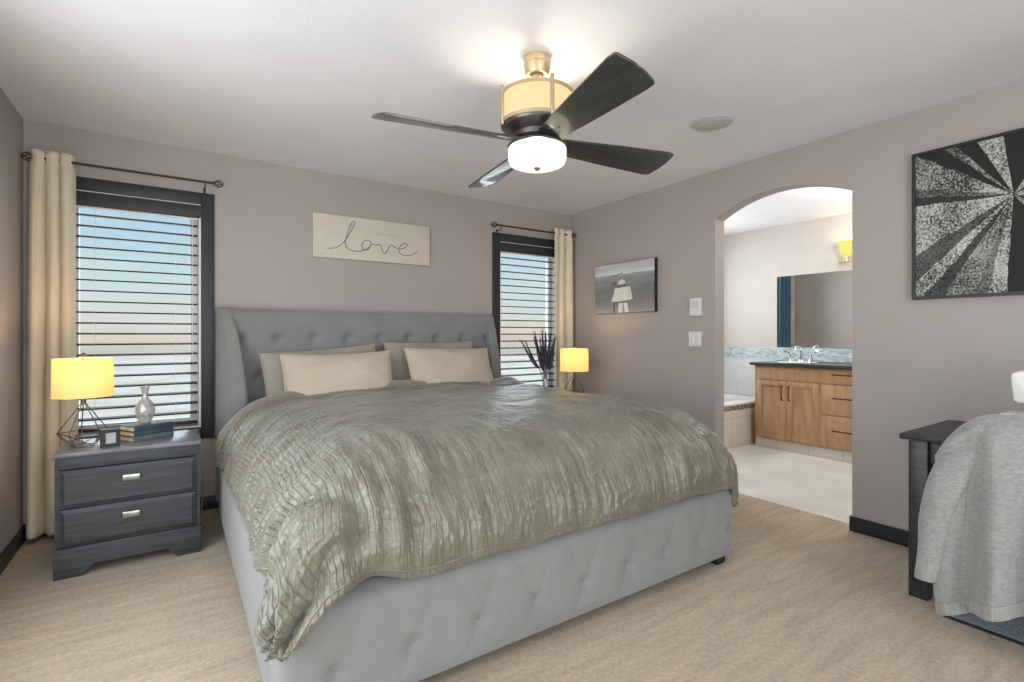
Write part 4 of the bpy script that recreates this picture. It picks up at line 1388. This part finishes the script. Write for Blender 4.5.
# ------------------------------------------------------------------ desk, machine, chair, cardigan, mat
DX0, DX1, DY0, DY1, DZ = 2.772, 3.425, -.42, .935, .74
t = thing('desk', 'espresso wood desk with X brace against the right wall', 'desk', (DX0, DY0, 0))
dw, dl = DX1 - DX0, DY1 - DY0
bm = BM(); box(bm, 0, dw, 0, dl, DZ - .026, DZ, .004)
obj('desktop', bm, m_desk, t)
bm = BM()
box(bm, .05, .07, .09, dl - .09, DZ - .125, DZ - .026); box(bm, dw - .05, dw - .03, .09, dl - .09, DZ - .125, DZ - .026)
for yy in (.035, dl - .055):
    box(bm, .095, dw - .095, yy, yy + .02, DZ - .125, DZ - .026)
obj('apron', bm, m_desk, t)
for lx in (.022, dw - .092):
    for ly in (.03, dl - .10):
        bm = BM(); box(bm, lx, lx + .072, ly, ly + .072, 0, DZ - .026, .004); obj('leg', bm, m_desk, t)
for ly in (.05, dl - .075):
    bm = BM()
    for (z0, z1) in ((.13, .60), (.60, .13)):
        p0 = Vector((.09, ly + .015, z0)); p1 = Vector((dw - .09, ly + .015, z1))
        L = (p1 - p0).length; an = math.atan2(z1 - z0, dw - .18)
        M = Matrix.Translation((p0 + p1) / 2) @ Matrix.Rotation(-an, 4, 'Y')
        box(bm, -L / 2, L / 2, -.012, .012, -.02, .02, 0, M=M)
    box(bm, .094, dw - .092, ly, ly + .03, .075, .115)
    obj('x_brace', bm, m_desk, t)

t = thing('sewing_machine', 'white tabletop machine with an overhanging head on the desk', 'machine', (2.99, .20, DZ))
bm = BM()
box(bm, -.085, .085, 0, .43, 0, .118, .012, 3)
obj('base', bm, m_machine, t)
bm = BM()
prof = [(.0, .118), (.0, .28), (.02, .30), (.37, .30), (.392, .29), (.397, .27), (.388, .175), (.375, .165), (.345, .165), (.335, .185), (.12, .195), (.105, .18), (.10, .118)]
prism(bm, prof, 'x', -.055, .055, .010)
bmesh.ops.triangulate(bm, faces=[f for f in bm.faces if len(f.verts) > 6])
obj('head', bm, m_machine, t, smooth=40)
bm = BM(); tube(bm, [(0, .355, .165), (0, .355, .122)], .004, 8); box(bm, -.012, .012, .345, .365, .119, .123)
obj('needle_bar', bm, m_nickel, t)
bm = BM(); lathe(bm, [(0, 0), (.032, 0), (.032, .018), (.026, .024), (0, .024)], seg=28)
obj('handwheel', bm, m_machine, t, loc=(0, -.003, .235), rot=(PI / 2, 0, 0))

t = thing('desk_chair', 'dark desk chair covered by the draped grey cardigan', 'chair', (2.76, .285, .013))
bm = BM(); lathe(bm, [(0, 0), (.18, 0), (.185, .008), (.165, .018), (.04, .03), (0, .03)], seg=44); obj('base', bm, m_chrome, t)
bm = BM(); lathe(bm, [(0, .03), (.025, .03), (.025, .40), (0, .40)], seg=20); obj('pedestal', bm, m_chrome, t)
bm = BM(); box(bm, -.20, .22, -.23, .23, .40, .475, .03, 4); obj('seat', bm, m_chair, t)
bm = BM(); box(bm, -.245, -.205, -.24, .24, .44, .835, .02, 4); obj('backrest', bm, m_chair, t)


def cardigan():
    t = thing('cardigan', 'grey heather knit cardigan draped over the desk chair back', 'cardigan', (2.505, .30, 0))
    oy, ox = .30, 2.505
    yl, yr = .705, -.08
    ns, nf, nt, nb_ = 170, 110, 16, 40
    s = np.linspace(0, 1, ns)
    yv = yl + (yr - yl) * s
    # shoulder line
    yc = .31
    dy = np.abs(yv - yc)
    ztop = .905 - .02 * (dy / .3) ** 2 - .125 * np.clip((dy - .24) / .155, 0, 1) ** 2.0
    zhem = .215 - .112 * np.clip((dy - .13) / .26, 0, 1) ** 1.2
    rows = []
    for j in range(nf):
        q = j / (nf - 1)
        z = zhem + (ztop - .03 - zhem) * q
        lo = 1 - q
        fold =    .064 * np.sin(yv * 2 * PI / .185 + 2.2 + .5 * q) * lo ** .6 + .020 * pn(yv * 9 + 3, np.full(ns, q * 1.6)) * (.3 + lo) + .006 * pn(yv * 26, np.full(ns, q * 5))
        x = -.050 - .022 * np.sin(q * PI * .9) - fold * np.clip((yl - yv) / .08, .2, 1) * .8 + .035 * np.clip((dy - .30) / .1, 0, 1) ** 2
        y = yv + .012 * np.sin(q * 7) * (s < .1)
        rows.append(np.stack([x, y - oy, z], axis=1))
    for j in range(1, nt + 1):
        a = j / nt * PI
        xm, w = .0, .045
        x = -.045 + (1 - np.cos(a)) * .045 + .035 * np.clip((dy - .30) / .1, 0, 1) ** 2 * (1 - j / nt)
        z = ztop - .03 + .03 * np.sin(a)
        rows.append(np.stack([x * 1.0 - .0, yv - oy, z], axis=1))
    for j in range(1, nb_ + 1):
        q = j / nb_
        z = ztop - .03 - q * .36
        x = .045 + .010 * np.sin(yv * 40) * q + 0 * yv
        rows.append(np.stack([x, yv - oy, z], axis=1))
    P = np.array(rows).transpose(1, 0, 2)
    # split the ribbed hem off the bottom
    nh = 9
    bm = BM(); grid(bm, P[:, nh - 1:])
    o = obj('body', bm, m_knit, t, smooth=180)
    md = o.modifiers.new('thick', 'SOLIDIFY'); md.thickness = .007; md.offset = 1
    Q = P[:, :nh].copy()
    rib = .0022 * np.sin(np.arange(ns) * 2.1)
    Q[..., 0] -= rib[:, None]
    bm = BM(); grid(bm, Q)
    o = obj('ribbed_hem', bm, m_knit_rib, t, smooth=180)
    md = o.modifiers.new('thick', 'SOLIDIFY'); md.thickness = .009; md.offset = 1
    # sleeves
    for sd in (1, -1):
        ctr = [(-.010, .575, .815), (-.030, .628, .735), (-.05, .674, .62), (-.058, .705, .50), (-.058, .722, .36), (-.052, .742, .23)]
        rad = [.050, .068, .062, .050, .041, .034]
        C = spline(ctr, 12)
        n = len(C); m_ = 36
        PP = np.zeros((n, m_, 3))
        for i, c in enumerate(C):
            f = i / (n - 1)
            r = float(np.interp(f, np.linspace(0, 1, 6), rad))
            for k in range(m_):
                a = 2 * PI * k / m_
                w = .006 * (1 - f * .8) * float(pn(np.array(k / m_ * 6 + 2), np.array(f * 5))) + .004 * math.sin(f * 16 + 2 * math.sin(a)) * f * (1 - f)
                PP[i, k] = (c.x + (r * .62 + w) * math.cos(a), c.y + (r + w) * math.sin(a), c.z)
        if sd < 0:
            PP[..., 1] = 2 * yc - PP[..., 1]
        PP[..., 1] -= oy
        nc = n - 8
        bm = BM(); V = grid(bm, PP[:nc], closed_v=True); bm.faces.new(V[0])
        sl = obj('sleeve', bm, m_knit, t, smooth=180)
        bm = BM(); V = grid(bm, PP[nc - 1:] * np.array([1, 1, 1]), closed_v=True); bm.faces.new(V[-1])
        obj('cuff', bm, m_knit_rib, sl, smooth=180)
    return t


cardigan()

t = thing('floor_mat', 'blue grey floor mat with black edge under the desk chair', 'mat', (2.70, -.55, 0))
bm = BM(); box(bm, .012, .66, .012, 1.298, 0, .012, .003); obj('pile', bm, m_mat, t)
bm = BM()
box(bm, 0, .012, 0, 1.31, 0, .010, .002); box(bm, .012, .66, 1.298, 1.31, 0, .010, .002); box(bm, .012, .66, 0, .012, 0, .010, .002)
obj('binding', bm, m_mat_edge, t)

# ------------------------------------------------------------------ bathroom
VY1, VY0, VXF = 3.055, 1.27, 5.205
t = thing('vanity_cabinet', 'honey maple vanity cabinet with dark pulls seen through the arch', 'cabinet', (VXF, VY0, 0))
vl = VY1 - VY0; vd = XB - VXF
bm = BM(); box(bm, .02, vd - .002, 0, vl, .10, .868)
for (ya, yb2) in ((vl - .018, vl), (0, .018)): box(bm, .0, .02, ya, yb2, .10, .868)
for yy in (.615, .635 + .48): box(bm, .004, .02, yy, yy + .02, .10, .868)
obj('carcass', bm, m_maple_v, t, smooth=0)
bm = BM(); box(bm, .012, vd - .002, .0, vl, 0, .0995)
tag(obj('toe_kick', bm, m_toekick, t, smooth=0), 'cream tiled toe kick')


def panel(bm, y0, y1, z0, z1, shaker=True):
    if not shaker:
        box(bm, -.001, .019, y0, y1, z0, z1, .003); return
    f = .055
    box(bm, -.001, .019, y0, y0 + f, z0, z1, .003); box(bm, -.001, .019, y1 - f, y1, z0, z1, .003)
    box(bm, -.001, .019, y0 + f, y1 - f, z0, z0 + f, .003); box(bm, -.001, .019, y0 + f, y1 - f, z1 - f, z1, .003)
    box(bm, .009, .017, y0 + f, y1 - f, z0 + f, z1 - f)


def pull(p0, p1, parent):
    p0, p1 = Vector(p0), Vector(p1)
    d = (p1 - p0).normalized()
    bm = BM()
    tube(bm, spline([p0 + Vector((-.001, 0, 0)), p0 + Vector((-.022, 0, 0)) + d * .004, p0 + Vector((-.030, 0, 0)) + d * .02, p1 + Vector((-.030, 0, 0)) - d * .02, p1 + Vector((-.022, 0, 0)) - d * .004, p1 + Vector((-.001, 0, 0))], 5), .0055, 8)
    tag(obj('handle', bm, m_bronze, parent), 'dark bronze bar pull')


for y0, y1 in ((1.137, 1.765), (.02, .613)):
    bm = BM(); panel(bm, y0, y1, .722, .862, False); obj('false_front', bm, m_maple, t)
    yc = (y0 + y1) / 2
    for a, b, hy in ((y0, yc - .002, yc - .035), (yc + .002, y1, yc + .035)):
        bm = BM(); panel(bm, a, b, .104, .716)
        d = obj('door', bm, m_maple_v, t)
        pull((-.001, hy, .52), (-.001, hy, .67), d)
for z0, z1 in ((.722, .862), (.425, .716), (.104, .419)):
    bm = BM(); panel(bm, .637, 1.113, z0, z1, False)
    d = obj('drawer', bm, m_maple, t)
    pull((-.001, .745, (z0 + z1) / 2 + .02), (-.001, 1.005, (z0 + z1) / 2 + .02), d)

# countertop with undermount basin
t = thing('countertop', 'dark granite vanity countertop', 'countertop', (VXF, VY0, .868))
bm = BM(); box(bm, -.03, vd - .002, -.02, vl + .045, .001, .032, .004)
obj('slab', bm, m_counter, t)
bm = BM()
lathe(bm, [(.17, .0325), (.185, .0325), (.188, .038), (.182, .042), (.165, .040), (.13, .036), (0, .034)], c=(.26, 1.47, 0), seg=40)
tag(obj('basin', bm, m_acrylic, t), 'white basin rim')
t = thing('faucet', 'chrome two handle faucet on the vanity countertop', 'faucet', (5.60, 2.77, .9002))
bm = BM(); lathe(bm, [(0, 0), (.026, 0), (.022, .02), (.014, .03), (0, .03)], seg=20)
tube(bm, spline([(0, 0, .02), (0, 0, .12), (-.03, 0, .165), (-.09, 0, .165), (-.12, 0, .13)], 6), .011, 10)
obj('spout', bm, m_chrome, t)
for s in (-1, 1):
    bm = BM(); lathe(bm, [(0, 0), (.024, 0), (.018, .03), (.012, .07), (.016, .085), (0, .09)], c=(0, s * .10, 0), seg=18)
    tube(bm, [(0, s * .10, .082), (-.02, s * .17, .128)], [.010, .013], 8)
    obj('handle', bm, m_chrome, t)

# backsplash, tile, mirror, light
bm = BM(); box(bm, XB - .010, XB, VY0 - .3, YB, .905, 1.045)
structure(obj('trim_1', bm, m_mosaic, smooth=0), 'band of blue and silver glass mosaic tile behind the vanity', 'backsplash')
bm = BM(); box(bm, XB - .008, XB, VY1 + .05, YB, .462, .905)
structure(obj('trim_2', bm, m_whitetile, smooth=0), 'white wall tile above the bathtub', 'wall tile')
t = thing('bathroom_mirror', 'large frameless mirror above the vanity', 'mirror', (XB, VY0, 1.05))
bm = BM(); box(bm, -.009, -.002, .05, 3.107 - VY0, 0, .805, .002)
obj('glass', bm, m_mirror, t, smooth=0)

t = thing('vanity_light', 'brass vanity light with upturned glowing glass shades above mirror', 'wall light', (XB, 2.065, 1.90))
bm = BM(); box(bm, -.03, 0, -.11, .11, -.015, .075, .008); obj('backplate', bm, m_brass, t)
bm = BM(); tube(bm, [(-.09, -.36, .03), (-.09, .36, .03)], .009, 10); tube(bm, [(-.02, 0, .03), (-.09, 0, .03)], .012, 10)
obj('bar', bm, m_brass, t)
for yy in (-.29, 0, .29):
    bm = BM()
    lathe(bm, [(0, .03), (.035, .03), (.035, .045), (.026, .05), (.026, .085), (0, .085)], c=(-.09, yy, 0), seg=24)
    h = obj('holder', bm, m_brass, t)
    bm = BM(); lathe(bm, [(.028, .085), (.045, .10), (.056, .14), (.068, .20), (.086, .235), (.083, .235), (.064, .20), (.052, .14), (.041, .103), (.024, .088)], c=(-.09, yy, 0), seg=36)
    obj('glass_shade', bm, m_sconce, h)
    l = bpy.data.lights.new('vanity_bulb', 'POINT'); l.energy = 1.5; l.color = (1, .80, .50); l.shadow_soft_size = .03
    lo = bpy.data.objects.new('vanity_bulb', l); COL.objects.link(lo); lo.parent = t; lo.location = (-.09, yy, .20)

# tub in the corner
TX0, TY0 = 3.95, 3.125
t = thing('bathtub', 'white bathtub in a cream tiled surround with brown mosaic strip', 'bathtub', (TX0, TY0, 0))
tl, tw = XB - TX0 - .012, YB - TY0 - .004
bm = BM(); box(bm, 0, tl, 0, .02, 0, .392); box(bm, 0, .02, .02, tw, 0, .44)
obj('surround', bm, m_tubtile, t, smooth=0)
bm = BM(); box(bm, 0, tl, -.001, .02, .392, .440)
tag(obj('mosaic_strip', bm, m_mosaic_dark, t, smooth=0), 'brown and cream mosaic strip')
bm = BM()
ow, od = tl / 2, tw / 2
n = 48
rings = []
def rrect(a, b, r, z, cx=ow, cy=od):
    out = []
    for k in range(n):
        th_ = 2 * PI * k / n
        c, s = math.cos(th_), math.sin(th_)
        p = 2 / 5.0
        out.append((cx + a * math.copysign(abs(c) ** p, c), cy + b * math.copysign(abs(s) ** p, s), z))
    return out
seq = [rrect(ow + .0, od + .0, 0, .44), rrect(ow, od, 0, .462), rrect(ow - .13, od - .13, 0, .466), rrect(ow - .145, od - .145, 0, .45), rrect(ow - .22, od - .20, 0, .15), rrect(ow - .30, od - .26, 0, .10)]
V = [[bm.verts.new(p) for p in r] for r in seq]
for A, B in zip(V[:-1], V[1:]):
    for k in range(n): bm.faces.new([A[k], A[(k + 1) % n], B[(k + 1) % n], B[k]])
bm.faces.new(V[-1])
obj('tub', bm, m_acrylic, t, smooth=40)
bm = BM(); box(bm, -.01, tl, -.012, .09, .4405, .463, .004)
obj('deck_edge', bm, m_acrylic, t)
# blue curtain by the added bathroom window (seen in the mirror)
cb = curtain(3.90, 4.21, 3.90, 'deep blue curtain reflected in the bathroom mirror', 1.1, seed=2, nf=3.5, z1=2.12, z0=.52, parent_m=m_bluecurtain, amp=.025)
cb['category'] = 'curtain'; del cb['group']
t = thing('curtain_rod', 'brass curtain rod over the added bathroom window', 'curtain rod', (4.5, 3.90, 2.10))
bm = BM(); tube(bm, [(-.70, 0, 0), (.80, 0, 0)], .009, 10); obj('pole', bm, m_brass, t)
for xb in (-.69, .79):
    bm = BM(); tube(bm, [(xb, 0, 0), (xb, .12, 0)], .007, 8); obj('bracket', bm, m_brass, t)
# unseen ceiling light added to brighten the bathroom
t = thing('added_bathroom_light', 'unseen flush opal light added to brighten the bathroom', 'ceiling light', (4.65, 1.6, H))
bm = BM(); lathe(bm, [(0, 0), (.16, 0), (.16, -.02), (.15, -.022)], seg=48); obj('base', bm, m_nickel, t)
bm = BM(); lathe(bm, [(.15, -.02), (.145, -.05), (.10, -.075), (0, -.085)], seg=48); obj('diffuser', bm, m_bowl, t)
l = bpy.data.lights.new('added_bathroom_bulb', 'POINT'); l.energy = 36; l.color = (1, .95, .88); l.shadow_soft_size = .14
lo = bpy.data.objects.new('added_bathroom_bulb', l); COL.objects.link(lo); lo.parent = t; lo.location = (0, 0, -.25)
